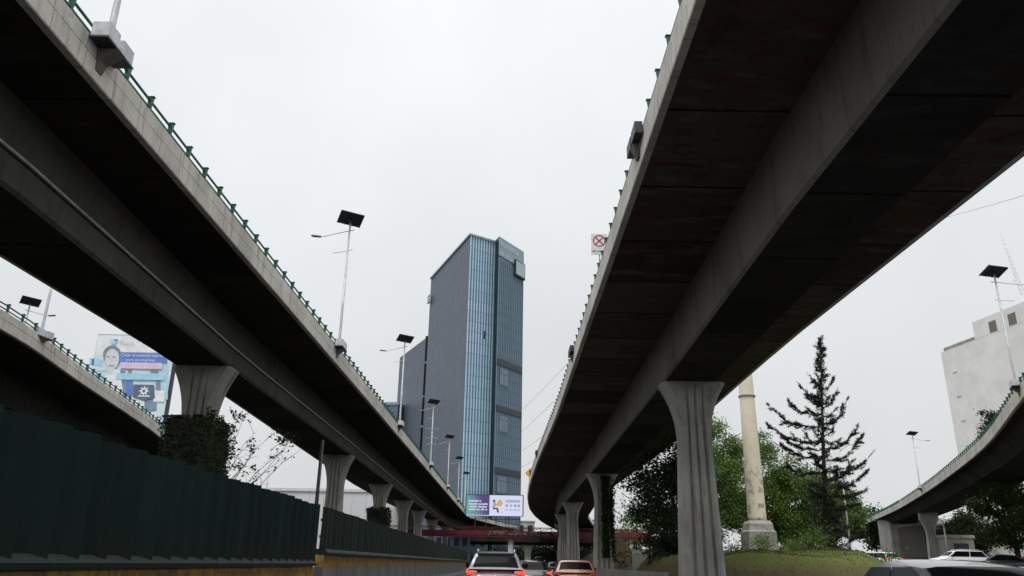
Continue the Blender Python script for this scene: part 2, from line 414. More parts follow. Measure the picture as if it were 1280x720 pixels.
def col_mesh(cx,cy,rz,gz,root,ztop,ws=1.0):
    m=MB(); secs=[]
    zs=[gz-.3,gz+.0,2,4,5.5,6.6,7.2,7.6,8.0,8.4,8.8,9.1,9.4,9.6,9.72,ztop-.012]
    zs=[z for z in zs if z>=gz-.3]
    for z in zs:
        w=1.95-.52*min(1,max(0,(z-gz)/(7.0-gz))); d=1.75-.25*min(1,max(0,z/7))
        t=max(0,(z-6.9)/(9.72-6.9)); t=min(1,t)
        w+=1.62*t**2.3
        g=.13*(1-.85*t**2); h=w/2; q=d/2; c=.2
        neck=(1.95-.52*min(1,max(0,(z-gz)/(7.0-gz))))/2
        def side(sgn):
            P=[(-h,c-q if 0 else -(q-c)),(-h+c,-q)]
            for fx in (-.52,-.02+ .0,.48):
                x0=neck*(fx-.10+.02); x1=neck*(fx+.10+.02)
                P+=[(x0,-q),(x0+.05,-q+g),(x1-.05,-q+g),(x1,-q)]
            P+=[(h-c,-q),(h,-(q-c))]
            return P
        A=side(1); B=[(-x,-y) for x,y in A]
        loop=A+B
        cr,sr=math.cos(rz),math.sin(rz); loop=[(x*ws,y*ws) for x,y in loop]
        secs.append([(cx+x*cr-y*sr,cy+x*sr+y*cr,z) for x,y in loop])
    # UV: u around, v up -> swap so streaks run down
    m.loft(secs,us=zs)
    m.uv=[[(b,a) for a,b in f] for f in m.uv]
    m.build('pillar',M['column'],root)

Ytab=[-25,-10,0,6,10,14,18,22,26,30,36,42,48,56,64,72,80,90,100,110,120,130,140,150,160,170,180,190,200,210,220,230,240,252,265,280]
# left viaduct
Lt=[(-25,-19.6),(46,-19.7),(87,-21.7),(120,-23.2),(160,-23.8),(200,-23),(230,-19),(280,-4)]
Rt=[(-25,-10.15),(200,-10.1),(212,-9.2),(222,-7.4),(238,-4.6),(257,-.8),(280,5.5)]
Bt=[(-25,-13.75),(18,-13.8),(38,-14.6),(70,-14.8),(105,-15.3),(160,-16),(200,-16),(230,-13),(280,1)]
V2=lambda t:[Vector((sample(t,y)[0],y)) for y in Ytab]
def off(y): return y+25
left_via=viaduct('elevated_viaduct','long grey viaduct on the left with green railing and a steel pipe under it',V2(Lt),V2(Rt),V2(Bt),(1,),
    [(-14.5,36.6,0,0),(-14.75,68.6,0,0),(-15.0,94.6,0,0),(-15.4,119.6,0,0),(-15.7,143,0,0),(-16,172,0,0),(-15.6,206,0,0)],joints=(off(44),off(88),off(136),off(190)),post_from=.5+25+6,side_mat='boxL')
pm=MB(); pm.tube([(sample(Bt,y)[0]+1.30+.09,y,10.72) for y in Ytab if y<200],.055,8)
pm.build('drain_pipe',M['pipe'],left_via)
# right viaduct
Lt2=[(-25,3.64),(60,3.6),(90,3.15),(115,3.0),(140,3.3),(155,3.8),(170,4.5),(194,6.3),(220,9),(247,12.4),(280,17.5)]
Rt2=[(-25,14),(38,14),(54,14.5),(71,15.3),(93,15.3),(126,15.3),(160,17),(194,19),(247,26),(280,31)]
Bt2=[(-25,8.25),(18,8.25),(36,8.75),(71,9.25),(130,9.6),(160,10.6),(194,12.6),(247,19),(280,24.5)]
right_via=viaduct('elevated_viaduct','wide grey concrete viaduct overhead on the right carried by tall fluted pillars',V2(Lt2),V2(Rt2),V2(Bt2),(-1,),
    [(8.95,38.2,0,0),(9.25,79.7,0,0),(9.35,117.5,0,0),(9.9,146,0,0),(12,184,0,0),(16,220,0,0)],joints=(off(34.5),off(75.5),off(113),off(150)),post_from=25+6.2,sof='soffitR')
# far left ramp
rp=smooth_poly([(-25.4,8),(-25.5,24),(-25.9,38.4),(-28.3,50.8),(-33.6,76.9),(-41,103),(-52,132),(-66,160)],4)
def offset(ps,d):
    out=[]
    for i,p in enumerate(ps):
        t=(ps[min(i+1,len(ps)-1)]-ps[max(i-1,0)]).normalized(); out.append(p+Vector((t.y,-t.x))*d)
    return out
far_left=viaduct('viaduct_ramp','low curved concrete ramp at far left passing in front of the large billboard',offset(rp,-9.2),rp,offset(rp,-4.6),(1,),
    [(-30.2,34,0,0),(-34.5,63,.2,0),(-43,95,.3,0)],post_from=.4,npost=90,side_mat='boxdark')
# right ramp
lp=smooth_poly([(20,18),(26,33),(33.3,49.9),(43.8,72.8),(54.6,100.3),(63.5,124.5),(74,154.6),(84.5,188),(96.1,224),(112,275)],4)
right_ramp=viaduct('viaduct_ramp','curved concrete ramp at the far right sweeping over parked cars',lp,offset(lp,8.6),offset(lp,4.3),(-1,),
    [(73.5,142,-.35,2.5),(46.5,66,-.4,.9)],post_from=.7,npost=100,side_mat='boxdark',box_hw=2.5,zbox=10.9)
ab=MB(); ab.prism([(82.5,176),(92.5,173),(94,182),(84,185)],3,11.9); ab.build('abutment',M['column'],right_ramp)

# ------------------------------------------------------------------ solar lamps
def make_lamp():
    t=thing('solar_street_lamp','x','street lamp')          # local +x points out of the deck, z=0 at parapet top
    m=MB(); m.tube([(.12,0,-.30),(.12,0,.2),(.12,0,7.9)],[.085,.085,.055],10); m.build('pole',M['galv'],t,True)
    m=MB(); 
    for yy in (-.36,.36): m.box((.25,yy,.12),(.42,.52,.38)); 
    m.build('battery_box',M['boxgrey'],t,True)
    m=MB(); m.box((.25,0,-.11),(.46,1.28,.05)); m.build('platform',M['darkmetal'],t,True)
    m=MB(); m.loft([[(.03,-.2,-.14),(.50,-.2,-.14),(.50,.2,-.14),(.03,.2,-.14)],[(.03,-.16,-.45),(.12,-.16,-.45),(.12,.16,-.45),(.03,.16,-.45)],[(.03,-.14,-.7),(.05,-.14,-.7),(.05,.14,-.7),(.03,.14,-.7)]]); m.build('bracket',M['box'],t,True)
    m=MB(); m.box((0,0,8.16),(1.45,1.15,.05),0,0,R(4),R(-19)); p=m.build('solar_panel',M['solar'],t,True); p.location=(.12,0,0)
    f=MB()
    for a in (-.70,-.23,.23,.70): f.box((a,0,8.115-a*math.sin(R(4))),(.035,1.15,.03),0,0,R(4),R(-19))
    f.tube([(0,0,7.85),(0,0,8.1)],.07,8); f.build('panel_frame',M['darkmetal'],p,True)
    m=MB(); m.tube([(.42,0,7.42),(-.1,0,7.30),(-1.5,0,6.93),(-1.62,0,6.94)],.028,8); m.build('lamp_arm',M['galv'],t,True)
    m=MB(); m.loft([[(-1.6,-.09,6.90),(-1.6,.09,6.90),(-1.6,.06,6.98),(-1.6,-.06,6.98)],[(-2.1,-.13,6.94),(-2.1,.13,6.94),(-2.1,.08,7.03),(-2.1,-.08,7.03)],[(-2.2,-.06,6.97),(-2.2,.06,6.97),(-2.2,.05,7.01),(-2.2,-.05,7.01)]]); m.build('lamp_head',M['darkmetal'],t,True)
    m=MB(); m.tube([(.40,0,6.1),(-.2,0,5.96),(-.75,0,5.86)],.02,6); m.build('side_arm',M['galv'],t,True)
    return t
lamp=make_lamp(); G='solar street lamps along the viaducts'
ramp_dir=lambda ps,i:math.atan2((ps[i+1]-ps[i]).y,(ps[i+1]-ps[i]).x)-math.pi/2
LS=[(-10.15,16.2,0,'nearest solar lamp, on the left viaduct, its pole cut by the top of the photo'),
 (-10.15,44.2,0,'tallest looking solar street lamp, standing against open sky on the left viaduct'),
 (-10.15,71.5,0,'solar street lamp on the left viaduct in front of the lower dark block'),
 (-10.15,102,0,'solar street lamp with crossed brackets in front of the dark grey tower side'),
 (-10.12,132,0,'fourth distant solar lamp on the left viaduct, just left of the blue glass facade'),
 (-10.1,160,0,'small far solar lamp on the left viaduct before the left edge of the blue glass'),
 (-10.1,188,0,'smallest and farthest solar lamp on the left viaduct above the lit billboard'),
 (-26.85,43.0,R(-10),'solar lamp on the far left ramp whose pole disappears behind the viaduct overhead'),
 (33.9,51.2,R(155),'solar street lamp on the right ramp in front of the white windowless building'),
 (62.0,120.5,R(157),'solar street lamp on the right ramp alone against the sky beside the pine')]
for i,(x,y,rz,lab) in enumerate(LS):
    o=lamp if i==0 else copy_tree(lamp)
    o.location=(x,y,ZP); o.rotation_euler=(0,0,rz); pan_=[c for c in o.children if c.name.startswith('solar_panel')][0]; pan_.rotation_euler=(0,0,-rz+(R(24) if rz==0 else R(6))); tag(o,lab,'street lamp',G)
o=copy_tree(lamp); o.location=(-39.9,62,ZP); o.rotation_euler=(0,0,R(180)); [c for c in o.children if c.name.startswith('solar_panel')][0].rotation_euler=(0,0,R(180+38)); tag(o,'solar lamp beyond the far left ramp, its diamond panel crossed by a nearer pole','street lamp',G)
# lamp cross brackets
m=MB()
for z,h in ((4.6,.9),(3.4,.75),(2.6,.7)): m.box((.12,-.06,z),(h*2,.06,.05))
# attached to the fourth lamp
four=[o for o in COL.objects if o.get('label','').startswith('solar street lamp with crossed')][0]
m.build('cross_bracket',M['galv'],four,True)
# lampless brackets on the right viaduct
def bracket_box(x,y,label):
    t=thing('battery_bracket',label,'bracket',(x,y,12.6),0,'battery brackets on the right viaduct')
    m=MB()
    for yy in (-.42,.42): m.box((x-.14,y+yy,12.95),(.22,.70,.36))
    m.build('battery_box',M['darkmetal'],t)
    m=MB(); m.loft([[(x-.03,y-.2,12.75),(x-.24,y-.2,12.75),(x-.24,y+.2,12.75),(x-.03,y+.2,12.75)],[(x-.03,y-.15,12.35),(x-.08,y-.15,12.35),(x-.08,y+.15,12.35),(x-.03,y+.15,12.35)]]); m.build('support',M['box'],t)
bracket_box(3.62,20,'dark battery bracket on the edge of the right viaduct nearest the viewer')
bracket_box(3.62,44,'small dark battery bracket farther along the right viaduct edge below the no stopping sign')
bracket_box(3.15,88,'tiny distant bracket on the right viaduct edge above the yellow sign')

# ------------------------------------------------------------------ signs
def disc(mb,c,r0,r1,n=40,a0=0,a1=2*math.pi,y=None):
    for k in range(n):
        a,b=a0+(a1-a0)*k/n,a0+(a1-a0)*(k+1)/n
        f=lambda r,g:(c[0]+r*math.cos(g),y,c[1]+r*math.sin(g))
        if r0<=0: mb.face([(c[0],y,c[1]),f(r1,a),f(r1,b)])
        else: mb.face([f(r0,a),f(r1,a),f(r1,b),f(r0,b)])
M['signpink']=flat('sign_face',(.80,.70,.69),.5,var=.06); M['signred']=flat('sign_red',(.26,.03,.04),.5,var=.1); M['signyellow']=flat('sign_yellow',(.75,.40,.02),.5,var=.1)
M['ink']=flat('ink_black',(.03,.03,.035),.6,var=.1); M['paleplate']=flat('pale_plate',(.66,.70,.67),.5,var=.06)
t=thing('traffic_sign','square no stopping sign with red crossed circle above the right viaduct railing','sign',(3.74,31.4,ZP))
m=MB(); m.tube([(3.76,31.4,13.05),(3.76,31.4,14.9)],.03,8); m.build('pole',M['galv'],t)
m=MB(); m.box((3.75,31.34,14.57),(.70,.02,.66)); s=m.build('sign_plate',M['signpink'],t)
s['_w']=tuple(t.location)
m=MB(); disc(m,(3.75,14.57),.225,.275,48,y=31.325)
for a in (45,-45): m.box((3.75,31.323,14.57),(.47,.006,.045),0,0,R(a))
m.build('crossed_circle',M['signred'],s)
m=MB(); m.box((3.75,31.34,14.075),(.70,.02,.30)); s2=m.build('text_plate',M['paleplate'],t); s2['_w']=tuple(t.location)
tx=text('lettering','NO PARAR',.135,(3.75-3.74,31.325-31.4,14.035-ZP),M['ink'],s2,align='CENTER')
t=thing('traffic_sign','small yellow diamond warning sign at the far left edge of the right viaduct','sign',(3.0,118,ZP))
m=MB(); m.tube([(3.25,118,13.0),(3.25,118,14.3)],.035,8); m.build('pole',M['galv'],t)
m=MB(); m.box((3.2,117.93,13.9),(1.15,.03,1.15),0,0,R(45)); s=m.build('sign_plate',M['signyellow'],t); s['_w']=tuple(t.location)
m=MB(); m.box((3.14,117.905,13.85),(.16,.012,.7)); m.box((3.36,117.905,13.93),(.14,.012,.5),0,0,R(35)); m.face([(2.95,117.9,14.15),(3.14,117.9,14.42),(3.33,117.9,14.15)]); m.build('arrow_symbol',M['ink'],s)

# ------------------------------------------------------------------ left barriers and fence
def barrier(name,label,x,y0,y1,top,group,yellow=True,flip=1):
    t=thing(name,label,'barrier',(x,y0,0),0,group)
    zy=top-.32 if yellow else top
    m=MB(); pr=[(-.10,.45),(.28,0),(.34,0),(.34,.10),(.16,.40),(.11,zy)] 
    prof=[(-.34,0),(-.34,.10),(-.16,.40),(-.11,zy),(.11,zy),(.16,.40),(.34,.10),(.34,0)]
    m.loft([[(x+a,y0+.012,z) for a,z in prof],[(x+a,y1-.012,z) for a,z in prof]]); m.build('barrier_body',M['bcon'],t)
    if yellow:
        m=MB(); prof=[(-.112,zy+.002),(-.10,top-.02),(-.08,top),(.08,top),(.10,top-.02),(.112,zy+.002)]
        m.loft([[(x+a,y0+.012,z) for a,z in prof],[(x+a,y1-.012,z) for a,z in prof]]); m.build('painted_top',M['yellow'],t)
k=0; y=-2.0
words=['first','second','third','fourth','fifth','sixth','seventh','eighth','ninth','tenth','eleventh','twelfth','thirteenth','fourteenth','fifteenth','sixteenth','seventeenth','eighteenth','nineteenth','twentieth']
segs=[(-2.,2.6),(2.6,7.2),(7.2,10.9),(10.9,14.8),(14.8,17.9),(17.9,22.3)]
for i,(a,b) in enumerate(segs):
    barrier('concrete_barrier','yellow topped concrete barrier block under the ribbed green fence, %s from the near end'%words[i],-5.3,a,b,1.15,'yellow topped barriers on the left')
yy=23.35; i=0
while yy<104:
    barrier('concrete_barrier','taller yellow topped barrier block below the flat green fence, %s after the fence gap'%words[i],-5.3,yy,yy+5.4,1.44,'tall yellow topped barriers on the left'); yy+=5.4; i+=1
def fence(label,y0,y1,step,z0,z1,bow,x=-5.3):
    t=thing('metal_fence',label,'fence',(x,y0,z0))
    y=y0; n=0
    while y<y1-.05:
        m=MB(); w=min(step,y1-y); dz=rnd.uniform(-.02,.02); tw=rnd.uniform(-.012,.012)
        K=26; A=[];B=[]
        for k in range(K+1):
            u=k/K; bx=bow*math.sin(math.pi*u)**.7*.45+bow*(2.0*u-1.0)+tw*(u-.5)+.011*math.cos(6*math.pi*u)
            if k in(0,K): bx-=.02
            A.append((x+bx,y+u*(w-.02))); B.append((x+bx-.015,y+u*(w-.02)))
        loop=A+B[::-1]
        zb=z0+.06
        m.loft([[(px,py,zb) for px,py in loop],[(px,py,z1+dz) for px,py in loop]],sm=False)
        m.build('panel',M['fence'],t); y+=step; n+=1
    m=MB(); prof=[(.19,z0),(.195,z0+.07),(.10,z0+.165),(-.20,z0+.165),(-.20,z0)]
    m.loft([[(x+a,y0,z) for a,z in prof],[(x+a,y1,z) for a,z in prof]]); m.build('base_rail',M['fence'],t)
    m=MB()
    for zz in (z0+.5,z1-.35): m.box((x-.07,(y0+y1)/2,zz),(.05,y1-y0,.07))
    m.build('back_rail',M['darkmetal'],t)
fence('dark green fence of bowed metal sheets with a scalloped top, nearest on the left',1.85,22.25,.68,1.152,2.73,.15)
fence('flat topped dark green fence beyond the gap, running towards the far cars',23.5,104,1.36,1.442,2.75,.03)
# right median barriers
for i,(a,b) in enumerate(((33.2,43),(43,53),(53,63),(63,75))):
    barrier('concrete_barrier','plain grey concrete barrier beside the right pillars, %s from the near end'%words[i],6.55,a,b,1.06,'grey median barriers',False)

# ------------------------------------------------------------------ towers
def gridmat(name,a,b,line,pu,wu,pv,wv,rough,spec,flo=0.0,vary=.5):
    t=NT(name); s=t.sep(t.uv()); o=t.obj()
    cu=t.math('FLOOR',t.math('DIVIDE',s[0],pu)); cv=t.math('FLOOR',t.math('DIVIDE',s[1],pv))
    wn=t.n('ShaderNodeTexWhiteNoise'); wn.noise_dimensions='2D'
    cb=t.n('ShaderNodeCombineXYZ'); t.set(cb.inputs[0],cu); t.set(cb.inputs[1],cv); t.set(wn.inputs['Vector'],cb.outputs[0])
    n=t.noise(o,.03,4,.6)
    f=t.math('ADD',t.math('MULTIPLY',wn.outputs[0],vary),t.math('MULTIPLY',n,1-vary))
    c=t.mix(f,a,b)
    l=t.math('MAXIMUM',t.line(s[0],pu,wu),t.line(s[1],pv,wv))
    c=t.mix(t.math('MULTIPLY',l,.8),c,line)
    return t.out(c,rough,0,spec)
M['slate']=gridmat('slate_cladding',(.10,.125,.165),(.125,.152,.196),(.074,.090,.118),1.5,.14,3.8,.22,.5,.28,vary=.75)  # tower facade colours lightened to paint in some distance haze
M['blinds']=gridmat('blind_glass',(.11,.17,.22),(.17,.25,.30),(.07,.11,.15),1.0,.2,3.8,.5,.3,.4,vary=.9); M['bluelite']=gridmat('pale_glass',(.44,.60,.72),(.55,.71,.81),(.36,.52,.64),.9,.01,3.8,.4,.25,.4,vary=.8)
M['bluedark']=gridmat('blue_glass',(.085,.19,.29),(.13,.25,.36),(.07,.14,.21),.9,.01,3.8,.35,.18,.45,vary=.8)
M['greyglass']=gridmat('grey_glass',(.11,.17,.225),(.15,.22,.28),(.075,.12,.16),1.1,.22,3.8,.5,.25,.4,vary=.35)
M['darkslot']=flat('dark_slot',(.012,.02,.028),.4,var=.3,scale=.1)
M['palepanel']=flat('pale_sign_panel',(.42,.50,.55),.5,var=.1); M['crown']=flat('crown_louvre',(.26,.36,.42),.5,var=.15,scale=.6)
GB=0
A_=(-15.2,257.5);B_=(-33.5,304.2);C_=(-5.9,264.4);D_=(-24.2,311)
R1=(-4.9,259.9);R2=(4.0,274.1)
tw=thing('office_tower','tall blue glass office tower with a dark slate side and a vertical dark recess','tower',(-12,280,0))
def facade(mb,a,b,z0,z1,o=0):
    d=Vector((b[0]-a[0],b[1]-a[1])); L=d.length; d/=L; nrm=Vector((d.y,-d.x))*o
    mb.face([(a[0]+nrm.x,a[1]+nrm.y,z0),(b[0]+nrm.x,b[1]+nrm.y,z0),(b[0]+nrm.x,b[1]+nrm.y,z1),(a[0]+nrm.x,a[1]+nrm.y,z1)],[(0,z0),(L,z0),(L,z1),(0,z1)])
m=MB(); facade(m,B_,A_,0,112); facade(m,D_,B_,0,112); m.face([(p[0],p[1],112) for p in (A_,C_,D_,B_)]); facade(m,C_,D_,0,112); m.build('slate_wall',M['slate'],tw)
# front: alternating pale fins standing proud of blue glass
m=MB(); facade(m,A_,C_,0,112); m.build('glass_front',M['bluedark'],tw)
m=MB(); d=(Vector(C_)-Vector(A_)); L=d.length; d/=L; nr=Vector((d.y,-d.x)); n=10
for k in range(n):
    u0=L*(k+.05)/n; u1=L*(k+.42)/n
    a=Vector(A_)+d*u0; b=Vector(A_)+d*u1
    P=[a,b,b+nr*.22,a+nr*.22]
    m.prism([tuple(P[3]),tuple(P[2]),tuple(b-nr*.02),tuple(a-nr*.02)],0,111.6)
m.build('glass_fins',M['bluelite'],tw)
m=MB()
cap=[(Vector(B_)+Vector((-.35,-.1))),Vector(A_)+Vector((-.1,-.5)),Vector(C_)+Vector((.1,-.5)),Vector(D_)]
for a,b in zip(cap,cap[1:]):
    dd=(b-a); m.box(((a.x+b.x)/2,(a.y+b.y)/2,111.9),(dd.length,.35,.7),math.atan2(dd.y,dd.x))
m.build('roof_edge',M['crown'],tw)
bk=Vector((-.36,.93))
R1b=Vector(R1)+bk*44; R2b=Vector(R2)+bk*44
m=MB(); facade(m,R1,R2,0,112.5); m.build('grey_glass_front',M['greyglass'],tw)
m=MB(); facade(m,tuple(R1b),R1,0,112.5); facade(m,R2,tuple(R2b),0,112.5); facade(m,tuple(R2b),tuple(R1b),0,112.5); m.face([(R1[0],R1[1],112.5),(R2[0],R2[1],112.5),(*R2b,112.5),(*R1b,112.5)]); m.build('recess_wall',M['darkslot'],tw)
# mullions
m=MB(); d2=Vector(R2)-Vector(R1); L2=d2.length; d2/=L2; n2=Vector((d2.y,-d2.x))
for k in range(15):
    p=Vector(R1)+d2*(L2*k/14)+n2*.1; m.box((p.x,p.y,52),(.16,.22,104),math.atan2(d2.y,d2.x))
m.build('mullions',flat('mullion_grey',(.16,.25,.32),.4),tw)
for z,h in ((66.5,2.2),(50.5,2.0),(30,2.0)):
    m=MB(); p=Vector(R1)+d2*(L2/2)+n2*.26; m.box((p.x,p.y,z),(L2-.3,.2,h),math.atan2(d2.y,d2.x)); m.build('shadow_band',M['darkslot'],tw)  # dark strips laid on the front as built-in shadow bands
for z,u,w,h in ((61.5,.28,5.5,6),(45.5,.30,5,5.5),(25.5,.28,6,5.5)):
    m=MB(); p=Vector(R1)+d2*(L2*u)+n2*.2; m.box((p.x,p.y,z),(w,.08,h),math.atan2(d2.y,d2.x)); m.build('bright_panel',M['blinds'],tw)
m=MB(); p=Vector(R1)+d2*(L2/2)+n2*.14; m.box((p.x,p.y,108.6),(L2+.2,.3,7.0),math.atan2(d2.y,d2.x)); cr=m.build('crown',M['crown'],tw)
cr['_w']=tuple(tw.location)
m=MB()
for k in range(9):
    for zz,hh in ((110.0,1.9),(106.2,1.3)):
        if zz<107 and k in (2,4,7): continue
        p=Vector(R1)+d2*(L2*(k*.085+.06))+n2*.32; m=MB(); m.box((p.x,p.y,zz),(.75 if k%2 else 1.0,.08,hh),math.atan2(d2.y,d2.x)); m.build('louvre_opening',M['palepanel'],cr)
m=MB(); p=Vector(R1)+d2*(L2*.80)+n2*.5; m.box((p.x,p.y,103.9),(7.2,.8,6.2),math.atan2(d2.y,d2.x)); sg=m.build('sign_box',M['darkmetal'],tw); sg['_w']=tuple(tw.location)
m=MB(); p=Vector(R1)+d2*(L2*.80)+n2*.95; m.box((p.x+.15,p.y,103.9),(6.5,.06,5.2),math.atan2(d2.y,d2.x)); m.build('sign_face',M['palepanel'],sg)
p=Vector(B_); m=MB(); m.box((p.x-.2,p.y-2,102.3),(.7,3,3.2),math.atan2(A_[1]-B_[1],A_[0]-B_[0])+math.pi/2); m.build('side_sign_box',M['palepanel'],tw)
# maintenance marks
m=MB()
p=Vector(A_)+d*(L*.62)+nr*.3; m.box((p.x,p.y,76),(.5,.1,2.8),math.atan2(d.y,d.x)); m.build('window_cradle',M['darkslot'],tw)
# lower block
lw=thing('office_block','lower dark slate office block standing behind the left side of the glass tower','office block',(-45,330,0))
P=[(-35.0,312),(-50.4,346.4),(-30,356),(-15,322)]
m=MB(); facade(m,P[1],P[0],0,88.8); facade(m,P[0],P[3],0,88.8); facade(m,P[3],P[2],0,88.8); facade(m,P[2],P[1],0,88.8); m.face([(*q,88.8) for q in (P[0],P[3],P[2],P[1])]); m.build('wall',M['slate'],lw)
m=MB(); m.box((-34.3,311.5,44.5),(1.9,.5,89.5),.3); m.build('dark_strip',M['darkslot'],lw)  # dark upright strip along the gap between block and tower
m=MB()
for z in (78,64,52): m.box((-34.6,311.1,z),(1.4,.3,.8),.3)
m.build('window',M['crown'],lw)
gl=thing('office_block','distant small green glass block peeking above the left viaduct railing','office block',(-48,340,0))
m=MB(); m.prism([(-58,332),(-47.5,330),(-44,345),(-56,348)],0,64); m.build('wall',M['greyglass'],gl)
m=MB(); m.prism([(-58.3,331.6),(-47.2,329.6),(-43.8,345.3),(-56.2,348.5)],64.004,65.2); m.build('roof',M['crown'],gl)

# ------------------------------------------------------------------ white building on the right
M['wb']=flat('weathered_white_render',(.84,.83,.80),.8,var=.10,scale=.22)
M['winbrown']=flat('brown_window',(.20,.16,.13),.5,var=.2)
wb=thing('white_building','tall white windowless building at the right edge with small square windows under its roof','building',(104,145,0))
wd=Vector((3.4,-22.3)).normalized(); wn_=Vector((wd.y,-wd.x))   # along the face towards the viewer
W0=Vector((91.2,160.6)); 
def wpt(u,o=0): return W0+wd*u+wn_*o
m=MB(); q=[wpt(0),wpt(45),wpt(45,-28),wpt(0,-28)]; m.prism([tuple(p) for p in q][::-1] if 0 else [tuple(p) for p in q],0,45); m.build('wall',M['wb'],wb)
m=MB(); q=[wpt(10.3,.02),wpt(45.3,.02),wpt(45.3,-24),wpt(10.3,-24)]; m.prism([tuple(p) for p in q],45.004,48.6); up=m.build('upper_storey',M['wb'],wb)
m=MB()
for u in (.0,10.4): pass
for z in range(10,44,5):
    p=wpt(3.2,.03); m.box((p.x,p.y,z),(1.2,.06,.25),math.atan2(wd.y,wd.x))
m.build('vent',M['white_con'],wb)
for u in (15.5,20.5,26,31.5,37):
    m=MB(); p=wpt(u,.03); m.box((p.x,p.y,46.3),(1.9,.08,2.2),math.atan2(wd.y,wd.x)); m.build('window',M['winbrown'],wb)
m=MB(); p=wpt(5.5,-.3); m.box((p.x,p.y,45.35),(9,.6,.7),math.atan2(wd.y,wd.x)); m.build('parapet',M['column'],wb)
m=MB(); p=wpt(31,-7); m.box((p.x,p.y,51),(12,8,4.8),math.atan2(wd.y,wd.x)); m.build('penthouse',flat('cream_render',(.62,.54,.36),.8,var=.1),wb)
M['mast']=flat('pale_mast_steel',(.72,.74,.75),.5)
an=thing('antenna_mast','thin lattice antenna mast with dishes on the roof of the white building','antenna',(104,149,48.6))
m=MB()
legs=[(-.5,-.3),(.5,-.3),(0,.55)]
for a,b in legs: m.tube([(104+a,149+b,48.6),(101.2+a*.15,149+b*.15,68.5)],.07,5)
for k in range(22):
    f=lambda z,i:(104-2.8*z+legs[i%3][0]*(1-.85*z),149+legs[i%3][1]*(1-.85*z),48.6+19.9*z)
    for i in range(3): m.tube([f(k/22,i),f((k+1)/22,i+1)],.035,4)
m.build('lattice',M['mast'],an)
for z,sx in ((51,.9),(53.2,-.9),(55.3,.9),(57,-.8)):
    m=MB(); m.lathe([(.02,0),(.35,.05),(.5,.22)],(0,0,0),14); o=m.build('dish',M['mast'],an,True); o.location=(-2.8*(z-48.6)/20+sx,-.5,z-48.6); o.rotation_euler=(R(90),0,R(40*sx))
an2=thing('antenna_mast','second thin antenna at the very right edge on the white building roof','antenna',(109,146,48.6))
m=MB(); m.tube([(107,146,53),(106,146,62)],.09,6); m.tube([(107,146,48.6),(107,146,53)],.12,6); m.build('pole',M['mast'],an2)
m=MB(); m.box((106.5,145.7,59),(.3,.2,1.6)); m.box((106.8,145.7,56),(.3,.2,1.6)); m.build('panel_aerial',M['mast'],an2)

# ------------------------------------------------------------------ large billboard, left
bb=thing('billboard','large pale blue advertising billboard showing a woman and printed goods, left behind the ramp','billboard',(-54.3,110,0))
M['bill']=flat('billboard_print',(.70,.88,.94),.6,var=.12,scale=.4)
tints={}
def ink(name,c,var=.12):
    if name not in tints: tints[name]=flat('print_'+name,c,.6,var=var,scale=1.2)
    return tints[name]
m=MB(); m.box((-54.3,110.45,16),(1.0,.8,32)); m.build('post',M['darkmetal'],bb)
m=MB(); m.box((-54.3,110.52,23),(11.75,.9,17.6)); m.build('frame',M['darkmetal'],bb)
m=MB(); m.box((-54.38,110.02,23),(11.5,.08,17.4)); pan=m.build('print_panel',M['bill'],bb); pan['_w']=tuple(bb.location)
def bp(px,py):                      # poster layout units to metres on the board
    return -48.5-(216-(py-457)*.157-px)*.1134, 27.3-(py-457)*.1145
lay=[0]
def patch(name,poly,mat):
    lay[0]+=1; y=109.975-.004*lay[0]
    m=MB(); m.face([(bp(*p)[0],y,bp(*p)[1]) for p in poly]); return m.build(name,mat,pan)
def rect(name,x0,y0,x1,y1,mat): return patch(name,[(x0,y1),(x1,y1),(x1,y0),(x0,y0)],mat)
def ell(name,cx,cy,rx,ry,mat,n=20): return patch(name,[(cx+rx*math.cos(a),cy+ry*math.sin(a)) for a in [-2*math.pi*k/n for k in range(n)]],mat)
pale=ink('pale',(.90,.92,.93)); cy=ink('cyan',(.42,.76,.94)); navy=ink('navy',(.12,.18,.26)); blue=ink('blue',(.14,.26,.70)); pink=ink('pink',(.84,.66,.80)); skin=ink('skin',(.74,.77,.79)); hair=ink('hair',(.26,.29,.31)); mid=ink('mid',(.55,.74,.84)); wht=ink('white',(.93,.95,.96)); slate=ink('slate',(.22,.33,.46))
rect('backdrop',119,419,222,445,pale)
for x0,y0,x1,y1,mm in ((110,449,122,459,cy),(113,450,116,458,navy),(122,451,127,460,mid),(107,462,110,468,navy),(112,464,134,466,mid),(110,470,134,492,cy),(113,472,116,480,navy),(119,470,123,477,slate),(124,477,127,486,mid),(128,486,132,500,wht),(118,482,122,487,wht),(150,477,158,500,slate),(158,477,166,496,blue),(195,476,201,488,slate),(201,454,210,500,mid),(140,505,150,512,navy),(150,512,162,520,slate),(180,500,196,514,slate),(165,498,181,512,wht),(192,489,206,503,wht),(172,514,186,520,cy),(186,516,196,526,wht),(182,526,198,532,slate),(160,462,164,468,hair),(166,464,170,468,skin),(188,463,198,466,hair),(150,464,156,467,slate)):
    rect('printed_patch',x0,y0,x1,y1,mm)
patch('blouse',[(124,512),(152,512),(154,488),(150,468),(142,462),(134,466),(127,480)],wht)
patch('neck',[(133,470),(141,470),(142,456),(133,456)],skin)
ell('hair_shape',139,444,11.5,11.5,hair); ell('face_shape',139.5,450,9,13,skin)
for x in (134.5,142): rect('eye',x-1.8,446.5,x+1.8,448,hair)
rect('nose',138,449,139.5,454,mid); rect('mouth',136,458,142,459.3,hair)
rect('blue_banner',148,441,209,454,blue); rect('pink_banner',150,454,203,462,pink); rect('cyan_banner',145,468,206,476,cy)
